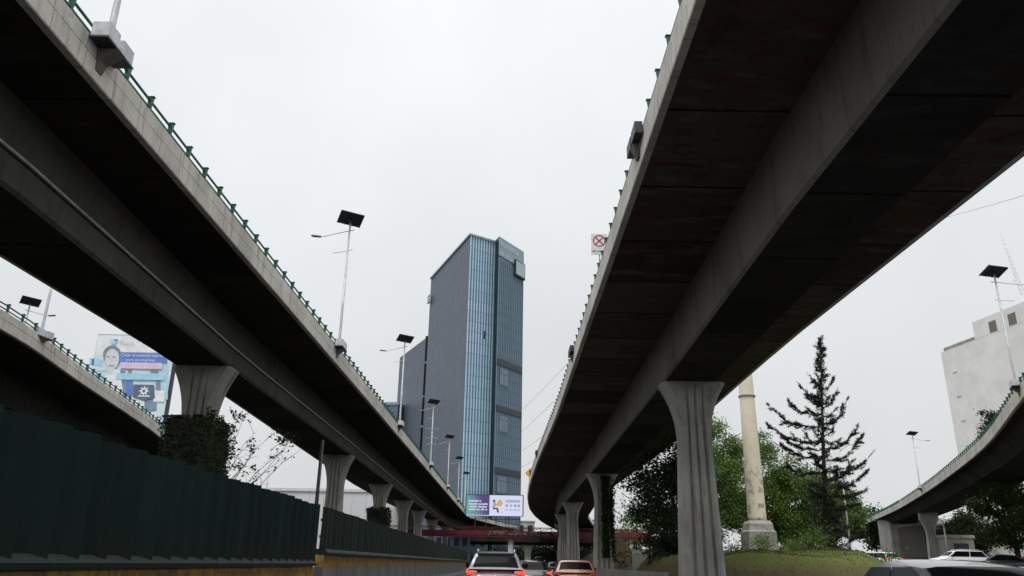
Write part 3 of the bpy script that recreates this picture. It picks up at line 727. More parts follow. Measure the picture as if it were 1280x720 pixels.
patch('emblem_ground',[(167,498),(180,502),(194,498),(193,482),(167,482)],navy)
m=MB(); yb=109.975-.004*(lay[0]+1); lay[0]+=1
cx,cz=bp(180.5,490)
disc(m,(cx,cz),.22,.42,24,y=yb)
for k in range(8):
    a=k*math.pi/4; m.box((cx+.52*math.cos(a),yb-.002,cz+.52*math.sin(a)),(.28,.003,.17),0,0,-a)
m.build('gear_emblem',wht,pan)
rect('emblem_caption',173,495.5,188,497,wht)
patch('logo_mark',[(137,429),(142,432),(146,424),(138,424)],cy); rect('logo_dot',142,424,146,427,blue)
def btxt(s,px,py,size,mat):
    lay[0]+=1; x,z=bp(px,py); text('lettering',s,size,(x-bb.location.x,109.97-.004*lay[0]-110,z),mat,pan)
btxt('Printi',148,431,1.0,ink('logo',(.58,.62,.66)))
btxt('Crear el material impreso',150,446.5,.62,wht); btxt('para tu empresa',157.5,452.5,.62,wht)

# ------------------------------------------------------------------ red footbridge with lit billboard
fb=thing('footbridge','dark red steel footbridge crossing the road, covered with graffiti','footbridge',(0,151,0))
m=MB(); m.box((-1,151.2,6.02),(54,2.4,.34)); m.build('deck',M['red'],fb)
m=MB(); m.box((-1,149.95,6.55),(54,.06,.78)); sp=m.build('side_panel',M['red'],fb); sp['_w']=tuple(fb.location)
m=MB()
m.box((-1,149.9,7.55),(54,.1,.1)); m.box((-1,149.9,7.22),(54,.04,.05))
for k in range(27): m.tube([(-28+k*2,149.89,6.95),(-26+k*2,149.89,7.5)],.03,4)
for k in range(28): m.box((-28+k*2,149.89,6.75),(.09,.05,1.55))
m.box((-1,152.4,7.5),(54,.08,.08)); m.build('handrail',flat('dull_red',(.13,.012,.017),.5,var=.3),fb)
gr=random.Random(5); m=MB()
for k in range(26):
    x=gr.uniform(-3.5,9); z=gr.uniform(6.3,6.8)
    pts=[(x,149.905,z)]
    for j in range(6): pts.append((pts[-1][0]+gr.uniform(-.4,.5),149.905,min(6.92,max(6.2,pts[-1][2]+gr.uniform(-.45,.45)))))
    m.tube(pts,.045,4)
m.build('graffiti',flat('spray_grey',(.34,.31,.29),.7),sp)
for x in (.6,-24,22):
    m=MB(); m.lathe([(.62,0),(.55,.3),(.52,5.75)],(x,151.3,0),16); m.build('pillar',M['white_con'],fb)
lb=thing('led_billboard','bright landscape screen with teal and purple text half and seated figure, above the red footbridge','billboard',(-2.5,149,8))
def px2(px,py): return (-7.65+(px-584)*.1497, 13.12-(py-619.6)*.1425)
m=MB(); m.box((-2.52,149.35,11.35),(10.7,.5,3.85)); m.build('frame',M['darkmetal'],lb)
m=MB()
for x in (-6,-4,-2.2,-.4,.2,2.2): m.box((x,149.5,8.55),(.14,.2,1.85))
m.box((-2.5,149.5,8.95),(9.6,.12,.12)); m.build('support',M['red'],lb)
t=NT('screen_gradient'); s=t.sep(t.uv()); 
g=t.ramp(t.math('ADD',s[0],t.math('MULTIPLY',s[1],.35)),.1,1.05)
c=t.mix(g,(.16,.50,.50),(.12,.045,.26)); t.set(t.p.inputs['Emission Color'],c); t.p.inputs['Emission Strength'].default_value=.72; t.out((.02,.02,.02),.3); M['screenL']=t.m
M['screenW']=glow('screen_white',(.73,.75,.96),.88,(.02,.02,.02))
xm=px2(612,0)[0]
m=MB(); m.face([(-7.7,149.08,9.6),(xm,149.08,9.6),(xm,149.08,13.15),(-7.7,149.08,13.15)],[(0,0),(1,0),(1,1),(0,1)]); sl=m.build('screen',M['screenL'],lb); sl['_w']=tuple(lb.location)
m=MB(); m.face([(xm+.01,149.08,9.6),(2.65,149.08,9.6),(2.65,149.08,13.15),(xm+.01,149.08,13.15)]); m.box((-2.5,149.06,9.55),(10.3,.02,.12)); sw=m.build('screen',M['screenW'],lb); sw['_w']=tuple(lb.location)
gw=glow('screen_letter',(.78,.86,.97),.8,(.02,.02,.02)); m=MB(); gr=random.Random(11)
for py,x0,x1 in ((626.5,586.5,602),(630.2,587,610.5),(633.6,586.3,609),(637,587,609.5)):     # four lines of unreadable lettering
    x=x0
    while x<x1:
        w=gr.uniform(.9,1.7); a=px2(x,py); b=px2(x+w*.8,py)
        h=gr.choice((.24,.24,.32))
        m.face([(a[0],149.07,a[1]-.2),(b[0],149.07,b[1]-.2),(b[0],149.07,b[1]-.2+h),(a[0],149.07,a[1]-.2+h)]); x+=w+(1.2 if gr.random()<.13 else 0)
m.build('lettering',gw,sl)
def sface(name,poly,col,st):
    m=MB(); m.face([(px2(*p)[0],149.072-.002*sface.k,px2(*p)[1]) for p in poly]); sface.k+=1; return m.build(name,glow('screen_'+name,col,st,(.02,.02,.02)),sw)
sface.k=0
cir=lambda cx,cy,r:[(cx+r*math.cos(-2*math.pi*k/16),cy+r*math.sin(-2*math.pi*k/16)) for k in range(16)]
sface('orange_shape',[(620,632),(622,627),(624,624.6),(627,625.6),(628.5,629),(627,632.5),(623,633.4)],(.85,.45,.16),.8)
sface('hair_shape',cir(617.6,626.4,1.7),(.12,.10,.18),.6); sface('torso_shape',[(615.6,635),(618.6,635.4),(620.8,631),(619.5,628),(616.5,628.4)],(.35,.62,.52),.7)
sface('leg_shape',[(616,635),(616.8,637.2),(620.6,636.6),(621.8,641),(624,641),(622.8,635)],(.06,.06,.16),.8)
for k,x in enumerate((633.5,638.7,643.6,648)): 
    sface('icon',cir(x,632,1.5),(.22,.24,.42) if k!=1 else (.55,.48,.66),.6); sface('icon_core',cir(x,631.8,.6),(.7,.73,.93),.8)
for y0,y1 in ((625,628.2),): sface('grey_lettering',[(632,y1),(649.5,y1),(649.5,y0),(632,y0)],(.52,.55,.70),.7)
for x in (633,638.5,643.5,648): sface('small_lettering',[(x-1.8,638.4),(x+1.8,638.4),(x+1.8,636.2),(x-1.8,636.2)],(.60,.63,.82),.75)
sface('plant_shape',cir(627.5,640.6,1.4),(.60,.78,.80),.75)

# ------------------------------------------------------------------ stele, buildings behind, wires, poles
def stele_mat():
    t=NT('cream_painted_shaft'); o=t.obj(); s=t.sep(o); n=t.noise(o,1.3,6,.7); n2=t.noise(o,.5,4,.6)
    low=t.ramp(s[2],9,.5)
    c=t.mix(t.ramp(n2,.3,.7),(.80,.74,.58),(.70,.645,.50)); c=t.mix(t.math('MULTIPLY',t.ramp(n,.52,.60),t.math('ADD',t.math('MULTIPLY',low,.75),.06)),c,(.16,.14,.13)); return t.out(c,.8,0,.3)
M['stele']=stele_mat()
st=thing('stone_column','tall cream column with a ring and peeling lower half on a square base among trees','column',(19.3,63,3.2))
m=MB(); m.lathe([(.72,0),(.70,.3),(.64,5),(.57,11),(.50,18),(.48,21)],(19.3,63,4.7),24); m.build('shaft',M['stele'],st)
m=MB(); m.lathe([(.54,0),(.68,.05),(.68,.2),(.54,.25)],(19.3,63,14.35),24); m.lathe([(.5,0),(.8,.2),(.8,.5),(.4,.8)],(19.3,63,25.7),24); m.build('ring',M['column'],st)
m=MB(); m.loft([[(19.3+a*s_,63+b*s_,z) for a,b in((-1,-1),(1,-1),(1,1),(-1,1))] for s_,z in((1.12,1.2),(1.06,3.9),(.95,4.02),(.88,4.5),(.74,4.72))]); m.build('base',M['column'],st)
hg=thing('warehouse','long white warehouse with a flat roof far behind the left pillars','warehouse',(-45,180,0))
M['cladwhite']=gridmat('white_cladding',(.60,.61,.62),(.68,.69,.70),(.52,.53,.54),3,.2,100,.01,.7,.2)
m=MB(); m.prism([(-75,172),(-22,170),(-22,205),(-75,207)],0,15); m.build('wall',M['cladwhite'],hg)
m=MB(); m.prism([(-75.3,171.7),(-21.7,169.7),(-21.7,205.3),(-75.3,207.3)],15.004,15.6); m.build('roof',M['cladwhite'],hg)
mr=MB(); mu=thing('gable_hut','small tan gabled hut covered in black graffiti behind the ivy pillar','hut',(12.6,96,1))
m=MB(); m.loft([[(11.2,94,.4),(14.2,94,.4),(14.2,94,3.0),(12.7,94,4.6),(11.2,94,3.0)],[(11.2,99,.4),(14.2,99,.4),(14.2,99,3.0),(12.7,99,4.6),(11.2,99,3.0)]]); w_=m.build('wall',flat('tan_render',(.30,.22,.14),.8,var=.3),mu); w_['_w']=tuple(mu.location)
m=MB(); gr=random.Random(21)
for k in range(16):
    x=gr.uniform(11.4,13.6); z=gr.uniform(1.3,2.4); pts=[(x,93.97,z)]
    for j in range(5): pts.append((min(14.1,max(11.3,pts[-1][0]+gr.uniform(-.4,.5))),93.97,min(2.8,max(1,pts[-1][2]+gr.uniform(-.5,.5)))))
    m.tube(pts,.035,4)
m.build('graffiti',M['ink'],w_)
def simple_house(name,label,cat,x0,x1,y0,y1,z0,z1,wm,nwin,rows=2,roof='flat'):
    t=thing(name,label,cat,((x0+x1)/2,(y0+y1)/2,z0))
    m=MB(); m.prism([(x0,y0),(x1,y0),(x1,y1),(x0,y1)],z0,z1); m.build('wall',wm,t)
    m=MB(); m.prism([(x0-.2,y0-.2),(x1+.2,y0-.2),(x1+.2,y1+.2),(x0-.2,y1+.2)],z1+.004,z1+.5); m.build('roof',M['column'],t)
    for r_ in range(rows):
        for k in range(nwin):
            xx=x0+(x1-x0)*(k+.5)/nwin; zz=z0+(z1-z0)*(r_+.55)/rows
            m=MB(); m.box((xx,y0-.03,zz),((x1-x0)/nwin*.55,.1,(z1-z0)/rows*.5)); m.build('window',M['darkslot'],t)
simple_house('low_building','pale low building seen in the gap under the lit billboard','building',-3,9,275,290,0,14.5,M['white_con'],4,3)
simple_house('low_building','grey glazed podium under the red footbridge left of centre','building',-26,-6,236,250,0,9,M['greyglass'],8,2)
simple_house('low_building','dim building with window rows far behind the right pillars','building',20,44,270,290,0,12,M['white_con'],6,3)
simple_house('low_building','small tan kiosk building beside the trees under the right ramp','kiosk',74,78.5,138,142,2.3,6.6,flat('tan_wall',(.36,.32,.26),.8),1,1)
simple_house('low_building','dark low building behind the parked cars at the far right','building',84,120,165,180,2.6,10,flat('brown_wall',(.10,.09,.08),.8),7,2)
simple_house('low_building','long dark building far behind the ramp at the left','building',-120,-62,150,170,0,12,flat('shade_wall',(.06,.06,.055),.8),9,3)
fo=thing('far_overpass','dark low overpass with a flared pillar far ahead under the red footbridge','overpass',(8,200,0))
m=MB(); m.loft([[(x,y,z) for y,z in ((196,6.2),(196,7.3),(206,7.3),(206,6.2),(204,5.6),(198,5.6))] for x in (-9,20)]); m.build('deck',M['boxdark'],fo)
for x in (4.9,14):
    m=MB(); m.loft([[(x-w/2,199-.6,z),(x+w/2,199-.6,z),(x+w/2,199+.6,z),(x-w/2,199+.6,z)] for w,z in ((1.5,0),(1.45,3.2),(1.7,4.2),(2.4,5.0),(3.4,5.58))]); m.build('pillar',M['white_con'],fo)
for i,(x,y,h) in enumerate(((-3,214,5.2),(8,216,6.5),(13,213,6),(18,218,7),(3,222,4.6))):
    P_t=(x,y,h)
    FARD=globals().setdefault('FARD',[]); FARD.append(P_t)
# wires
def wire(label,a,b,sag,r=.024):
    a,b=Vector(a),Vector(b); pts=[a.lerp(b,k/24)+Vector((0,0,-sag*4*(k/24)*(1-k/24))) for k in range(25)]
    m=MB(); m.tube(pts,r,5); o=m.build('power_line',M['wire']); tag(o,label,'cable','power lines across the sky')
wire('highest of four thin power lines slanting behind the right viaduct beside the tower',(8.5,95,26.5),(-4.4,230,36.8),.6)
wire('second highest of four thin power lines slanting beside the tower',(7.8,95,22.6),(-4.3,230,31.3),.6)
wire('third of four thin power lines slanting beside the tower',(7.2,97,18.6),(-2.6,230,28.8),.6)
wire('lowest of four thin power lines slanting beside the tower',(6.2,95,15.2),(.9,230,26.8),.6)
wire('single power line at top right running out from behind the viaduct',(44,75,36),(28,30,18.6),.15,.018)
def pole(label,x,y,z0,h,r=.09,arm=None):
    t=thing('lamp_post',label,'pole',(x,y,z0)); m=MB(); m.tube([(x,y,z0-.3),(x,y,z0+h)],[r,r*.7],8); m.build('pole',M['darkmetal'] if arm is None else M['galv'],t)
    if arm:
        m=MB(); m.tube([(x,y,z0+h-.1),(x+arm*.5,y,z0+h+.5),(x+arm,y,z0+h+.7)],.04,6); m.build('lamp_arm',M['galv'],t)
        m=MB(); m.box((x+arm*1.15,y,z0+h+.72),(abs(arm)*.45,.22,.12)); m.build('lamp_head',M['darkmetal'],t)
pole('plain dark pole standing just left of the second left pillar',-11.35,48,0,8.2,.14)
pole('slim street lamp between the bush and the pillars far left',-27,90,0,13,.1,.9)
pole('slim street lamp with a short arm behind the pine tree',29.2,70,1.2,10,.09,1.7)
pole('faint lamp post among the green trees behind the column',31.8,86,1.5,9.5,.09,-.8)
pole('white post standing under the right ramp beside its pillar',68.5,128,2.2,6.5,.16,.3)

# ------------------------------------------------------------------ trees
def crown_pts(rg,clumps,per,sig):
    out=[]
    for c,s in clumps: out.append(rg.normal(size=(int(per*s),3))*np.array([sig,sig,sig*.75])*s**.5+np.array(c))
    return np.concatenate(out)
def tree(name,label,x,y,z0,h,rx,seed,leaf='leaf',n=70,per=170,size=.16,sig=.55,base=.25,trunk=.22,group=None,lean=0,cat='tree'):
    rg=np.random.default_rng(seed); rr=random.Random(seed)
    t=thing(name,label,cat,(x,y,z0),0,group)
    m=MB(); top=Vector((x+lean,y,z0+h*.8)); m.tube([(x,y,z0-.4),(x+lean*.2,y,z0+h*.25),(x+lean*.6,y+.1,z0+h*.55),top],[trunk*1.25,trunk,trunk*.6,trunk*.15],8)
    clumps=[]
    for k in range(n):
        while True:
            u=rg.uniform(-1,1,3)
            if u@u<1: break
        if rg.random()<.6: u=u/np.linalg.norm(u)*rg.uniform(.72,1.0)
        zc=z0+h*(base+(1-base)/2)+u[2]*h*(1-base)/2*.94
        w=1-.25*max(0,u[2])
        c=(x+lean*.7+u[0]*rx*w+rg.normal()*.3,y+u[1]*rx*w,zc+rg.normal()*.25); clumps.append((c,rg.uniform(.5,1.3)))
        if k%2==0:
            s=Vector((x+lean*.4,y,z0+h*rr.uniform(.2,.55))); e=Vector(c); mm=s.lerp(e,.5)+Vector((0,0,.3))
            m.tube([s,mm,e],[trunk*.35,trunk*.18,.015],5)
    m.build('trunk',M['bark'],t)
    P=crown_pts(rg,clumps,per,sig)
    leaves('crown',P,size,M[leaf],t,seed)
    return t
GT='green trees behind the cream column'
tree('broadleaf_tree','fresh green tree between the fluted pillar and the cream column, tallest of its row',21.3,84,2.2,14.4,4.6,11,base=.08,n=95,per=340,size=.115,group=GT)
tree('broadleaf_tree','fresh green tree whose crown stands directly behind the cream column',26.5,86,2.2,13.6,4.0,12,base=.08,n=85,per=330,size=.115,group=GT)
tree('broadleaf_tree','lower green tree to the right of the cream column, touching the pine',30.8,84,2.0,10.6,3.8,13,base=.08,n=80,per=330,size=.115,group=GT)
tree('broadleaf_tree','low green tree farther back right of the cream column behind the pine',36.5,92,2.0,8.5,3.6,14,n=60,per=200,size=.15,group=GT)
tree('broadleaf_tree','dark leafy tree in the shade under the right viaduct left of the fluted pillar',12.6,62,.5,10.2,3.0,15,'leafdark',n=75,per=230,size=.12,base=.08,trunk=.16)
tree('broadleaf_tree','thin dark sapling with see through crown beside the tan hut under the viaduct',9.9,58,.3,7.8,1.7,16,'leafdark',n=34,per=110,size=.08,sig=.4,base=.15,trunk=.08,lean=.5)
GU='trees below and beyond the right ramp'
tree('broadleaf_tree','mid green tree hanging below the right ramp above the parked cars',54.5,88,1.7,8.4,4.2,17,'leafmid',n=70,per=230,size=.15,group=GU)
tree('broadleaf_tree','dark green tree at the far right edge below the ramp',61,90,1.6,9.6,4.6,18,'leafdark',n=70,per=170,size=.15,group=GU)
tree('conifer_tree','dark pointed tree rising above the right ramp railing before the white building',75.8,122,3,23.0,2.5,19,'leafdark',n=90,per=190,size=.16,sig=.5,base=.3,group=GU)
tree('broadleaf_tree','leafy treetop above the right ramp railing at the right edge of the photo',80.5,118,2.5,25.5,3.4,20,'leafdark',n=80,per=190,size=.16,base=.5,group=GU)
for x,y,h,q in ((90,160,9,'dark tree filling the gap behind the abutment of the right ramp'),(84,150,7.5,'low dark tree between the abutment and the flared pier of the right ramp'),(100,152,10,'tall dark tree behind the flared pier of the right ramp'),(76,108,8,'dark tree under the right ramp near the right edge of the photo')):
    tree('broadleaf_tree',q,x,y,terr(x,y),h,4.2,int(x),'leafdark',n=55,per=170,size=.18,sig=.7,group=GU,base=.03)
GD='dark trees in the shade behind the left fence'
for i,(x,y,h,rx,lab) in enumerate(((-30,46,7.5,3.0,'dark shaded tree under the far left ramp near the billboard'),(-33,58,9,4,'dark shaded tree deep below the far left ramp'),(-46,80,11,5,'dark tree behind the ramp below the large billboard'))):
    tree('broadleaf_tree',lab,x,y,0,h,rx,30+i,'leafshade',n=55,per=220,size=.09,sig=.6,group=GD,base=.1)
# distant tree belt
for i in range(14):
    x=[-95,-80,-66,-52,-40,26,36,48,75,92,110,130,150,172][i]; y=[190,185,200,215,220,240,230,250,215,205,225,215,235,230][i]
    tree('broadleaf_tree','distant hazy tree of the far belt, number of its row counted from the left is %s'%words[i] if 0 else 'distant tree of the far belt, %s from the left'%words[i],x,y,0 if x<20 else 4.4,9+(i*37%5),5,50+i,'leafdark' if i%2 else 'leaf',n=24,per=110,size=.35,sig=1.1,group='distant belt of trees',base=.1)
for i,(x,y,h) in enumerate(FARD):
    tree('broadleaf_tree','dark roadside tree far ahead beyond the low overpass, %s in build from the road axis'%words[i] if 0 else ['dark tree far ahead on the road axis left of the far pillar','dark tree far ahead right of the far pillar','dark tree far ahead close to the right viaduct pillars','tall dark tree far ahead behind the right viaduct pillars','lowest dark tree far ahead behind the far pillar'][i],x,y,0,h,4,80+i,'leafdark',n=26,per=150,size=.25,sig=.9,group='dark trees far ahead',base=.02)
# sparse bush behind the left fence
def sparse():
    t=thing('sparse_shrub','sparse twiggy shrub with few leaves against the sky behind the left fence','shrub',(-11.9,31,0))
    rr=random.Random(8); m=MB(); P=[]
    tips=[(-10.95,7.0),(-11.15,6.2),(-10.5,6.6),(-10.0,6.1),(-9.4,6.0),(-8.6,5.7),(-8.0,5.4),(-9.0,5.1),(-10.3,5.3),(-11.6,6.2),(-9.7,5.4),(-12.1,5.7),(-11.3,5.2),(-10.8,5.7),(-8.9,5.6)]
    for tx,tz in tips:
        a=Vector((-11.7+rr.uniform(-.15,.15),31,0)); e=Vector((tx,31+rr.uniform(-.9,.9),tz)); pts=[a]
        for k in range(1,9):
            u=k/8; q=Vector((a.x+(e.x-a.x)*u**1.8,31+(e.y-31)*u,e.z*u**.85))
            if k<8: q+=Vector((rr.gauss(0,.10),rr.gauss(0,.1),rr.gauss(0,.08)))
            pts.append(q)
        m.tube(pts,[.035-.0038*k for k in range(9)],5)
        for k in range(7):
            i=rr.randint(4,7); q=pts[i].lerp(pts[i+1 if i<8 else 8],rr.random()); tw_=q+Vector((rr.uniform(-.5,.5),rr.uniform(-.3,.3),rr.uniform(-.1,.55)))
            m.tube([q,q.lerp(tw_,.5)+Vector((0,0,.05)),tw_],[.009,.007,.004],4)
            for j in range(rr.choice((1,3,6,11))): P.append((tw_.x+rr.gauss(0,.09),tw_.y+rr.gauss(0,.12),tw_.z+rr.gauss(0,.08)))
    for k in range(9):
        cx_,cz_=-11.75+rr.gauss(0,.22)+.035*k,3.3+k*.38
        for j in range(55): P.append((cx_+rr.gauss(0,.20),31+rr.gauss(0,.3),cz_+rr.gauss(0,.17)))
    for cx_,cz_ in ((-11.2,6.1),(-11.0,5.6),(-10.7,6.6),(-11.5,5.0),(-8.9,5.75),(-8.7,5.7),(-10.6,4.7)):
        for j in range(42): P.append((cx_+rr.gauss(0,.20),31+rr.gauss(0,.2),cz_+rr.gauss(0,.09)))
    m.build('branches',M['bark'],t); leaves('foliage',P,.07,M['leafdark'],t,9,.5)
sparse()
# ivy
def ivy_box(name,label,cx,cy,w,d,z0,z1,n,seed,frame=True,size=.13):
    rg=np.random.default_rng(seed); t=thing(name,label,'climbing plant',(cx,cy,z0),0,'ivy clad pillars')
    P=[]
    for k in range(n):
        f=rg.integers(0,4); a=rg.uniform(-1,1); z=rg.uniform(z0,z1); o=abs(rg.normal())*.07
        p={0:(a*w/2,-d/2-o),1:(a*w/2,d/2+o),2:(-w/2-o,a*d/2),3:(w/2+o,a*d/2)}[int(f)]
        o2=.16*max(0,math.sin(z*2.3+a*4+int(f)*2)*math.sin(z*.9-a*3+int(f))); P.append((cx+p[0]*(1+o2),cy+p[1]*(1+o2),z+rg.normal()*.06))
    for k in range(16):
        qx,qy=cx+rg.uniform(-.5,.5)*w,cy-d/2*rg.uniform(-1,1); hh=abs(rg.normal())*.22
        for j in range(60): P.append((qx+rg.normal()*.10,qy+rg.normal()*.10,z1+rg.uniform(0,1)*hh))
    leaves('foliage',P,size,M['leafivy'],t,seed)
    m=MB(); m.loft([[(cx+sx*w/2*.94,cy+sy*d/2*.94,z) for sx,sy in((-1,-1),(1,-1),(1,1),(-1,1))] for z in(z0,z1)],caps=False); m.build('trellis',M['black'],t)
    if frame:
        m=MB(); m.box((cx-w*.28,cy-d/2-.05,z1+.06),(w*.55,.08,.09),0,0,R(-3)); m.build('edge_strip',M['darkmetal'],t)
ivy_box('ivy_cover','dense dark ivy box wrapped around the nearest left pillar',-14.6,36.9,2.25,2.3,0,7.35,11000,61,True,.075)
ivy_box('ivy_cover','square ivy cover on the smaller third pillar of the left viaduct',-15.0,94.6,2.3,2.2,0,7.0,4200,62,True,.10)
# hanging ivy on second right pillar
def hanging():
    rg=np.random.default_rng(5); t=thing('hanging_ivy','dark hanging ivy covering the right half of the second right pillar','climbing plant',(9.8,79,0))
    P=[]
    for k in range(4200):
        z=rg.uniform(2.0,9.6); a=rg.uniform(-.1,1)
        P.append((9.25+a*.85+rg.normal()*.12,79.7-.95-abs(rg.normal())*.12+a*.5,z))
    for k in range(1500): P.append((10.15+rg.normal()*.16,79.7+rg.uniform(-.9,.9),rg.uniform(1.5,9.3)))
    leaves('foliage',P,.12,M['leafivy'],t,6)
hanging()
# pine (araucaria like)
def pine():
    x0,y0,z0=20.6,53,1.9
    t=thing('pine_tree','dark feathery conifer with upswept branches standing on the grass bank','pine tree',(x0,y0,z0))
    rr=random.Random(4); m=MB(); H=14.9; lean=1.2
    ax=lambda f:Vector((x0+lean*f**1.2,y0,z0+H*f))
    m.tube([ax(k/10) for k in range(11)],[.2*(1-k/10)+.015 for k in range(11)],8)
    P=[];T=[]
    def branch(f,az,L,rise,droop,den):
        s=ax(f); d=Vector((math.cos(az),math.sin(az),0)); pts=[]
        for k in range(9):
            u=k/8; pts.append(s+d*L*(u**.92)+Vector((0,0,L*(rise*.85*u**1.6-droop*math.sin(math.pi*u)*.35)+rr.gauss(0,.05))))
        m.tube(pts,[.032*(1-k/8)+.006 for k in range(9)],5)
        # sprays: side twigs swept forward and drooping, needles along each of them
        nt=max(4,int(L*6.5))
        for k in range(nt):
            u=rr.uniform(.10,.98); i=min(7,int(u*8)); q=pts[i].lerp(pts[i+1],u*8-i)
            dirv=(pts[i+1]-pts[i]).normalized(); sd=dirv.cross(Vector((0,0,1))).normalized()
            tl=rr.uniform(.25,.62)*(1.15-.7*u)*(.55+.45*min(1,L/2.5)); sg=rr.choice((-1,1))
            e1=q+(dirv*rr.uniform(.4,1.0)+sd*sg*rr.uniform(.3,.9)+Vector((0,0,rr.uniform(-.35,.35)))).normalized()*tl
            e2=e1+(dirv*.7+sd*sg*.3+Vector((0,0,rr.uniform(-.5,.5)))).normalized()*tl*.6
            m.tube([q,e1,e2],[.012,.008,.004],3)
            for j in range(int(14+42*tl*den/150)):
                w_=rr.random(); r_=q.lerp(e1,w_*1.6) if w_<.62 else e1.lerp(e2,(w_-.62)/.38)
                P.append(r_+Vector((rr.gauss(0,.035),rr.gauss(0,.035),rr.gauss(-.02,.04))))
                T.append((e2-q).normalized()*.7+Vector((rr.gauss(0,.5),rr.gauss(0,.5),rr.gauss(.0,.45))))
        for k in range(int(L*30)):
            u=rr.uniform(.1,1.03); i=min(7,int(u*8)); q=pts[i].lerp(pts[i+1],u*8-i); P.append(q+Vector((rr.gauss(0,.03),rr.gauss(0,.03),rr.gauss(0,.03)))); T.append((pts[i+1]-pts[i]).normalized()+Vector((rr.gauss(0,.4),rr.gauss(0,.4),rr.gauss(0,.4))))
    # one limb after another: (height fraction, azimuth, length, rise)
    limbs=[(.50,180,3.6,.42),(.57,176,3.5,.52),(.44,186,3.1,.22),(.63,182,2.2,.40),(.70,178,1.5,.85),(.37,175,2.6,.15),(.77,185,.9,1.0),(.47,168,2.4,.3),
       (.58,-5,2.1,1.15),(.47,2,2.4,.75),(.37,-3,3.7,.46),(.31,4,3.2,.40),(.27,0,2.5,.15),(.66,5,1.4,1.2),(.42,-8,3.0,.75),(.74,0,.9,1.2),(.34,9,2.4,.6),(.22,-6,2.0,.1)]
    for f,az,L,ri in limbs: branch(f,R(az+rr.uniform(-12,12)),L*rr.uniform(.98,1.08),ri,.25,270)
    for k in range(42):
        f=rr.uniform(.06,.74); branch(f,rr.uniform(0,2*math.pi),rr.uniform(.7,2.1)*(1.05-f*.7),rr.uniform(.15,.8),rr.uniform(.2,.8),150)
    for k in range(26):
        f=.66+.33*k/26; branch(f,rr.uniform(0,2*math.pi),.75*(1.06-f)*2.2*rr.uniform(.5,1),1.2,.1,150)
    for k in range(1700):
        f=rr.uniform(.03,.98); q=ax(f); w=.34*(1-f)+.09; P.append(q+Vector((rr.gauss(0,w),rr.gauss(0,w),rr.gauss(0,.15)))); T.append(Vector((rr.gauss(0,.6),rr.gauss(0,.6),1)))
    for k in range(2800):
        f=rr.uniform(.02,.34); q=ax(f); w=.70; P.append(q+Vector((rr.gauss(0,w),rr.gauss(0,w),rr.gauss(0,.2)))); T.append(Vector((rr.gauss(0,1),rr.gauss(0,1),rr.gauss(0,1))))
    m.build('trunk',M['bark'],t)
    Tn=np.array([tuple(v) for v in T]); leaves('foliage',[tuple(p) for p in P],.145,M['needle'],t,10,.13,(.25,Tn/np.linalg.norm(Tn,axis=1)[:,None]))
pine()
# shrubs on the bank
for i,(x,y,h,lab) in enumerate(((15.4,56,1.1,'small yellow green shrub on the bank left of the column base'),(18.2,58.5,1.3,'small shrub in front of the column base'),(20.3,58,1.0,'small shrub right of the column base'),(23.2,50,1.5,'round shrub at the foot of the pine'),(18.9,50.5,1.5,'shrub just left of the pine trunk'))):
    t=thing('shrub',lab,'shrub',(x,y,mound(x,y)),0,'shrubs on the grass bank'); rg=np.random.default_rng(70+i)
    P=rg.normal(size=(700,3))*np.array([h*.32,h*.32,h*.28])+np.array([x,y,mound(x,y)+h*.4]); leaves('foliage',P,.07,M['leaf'],t,70+i)

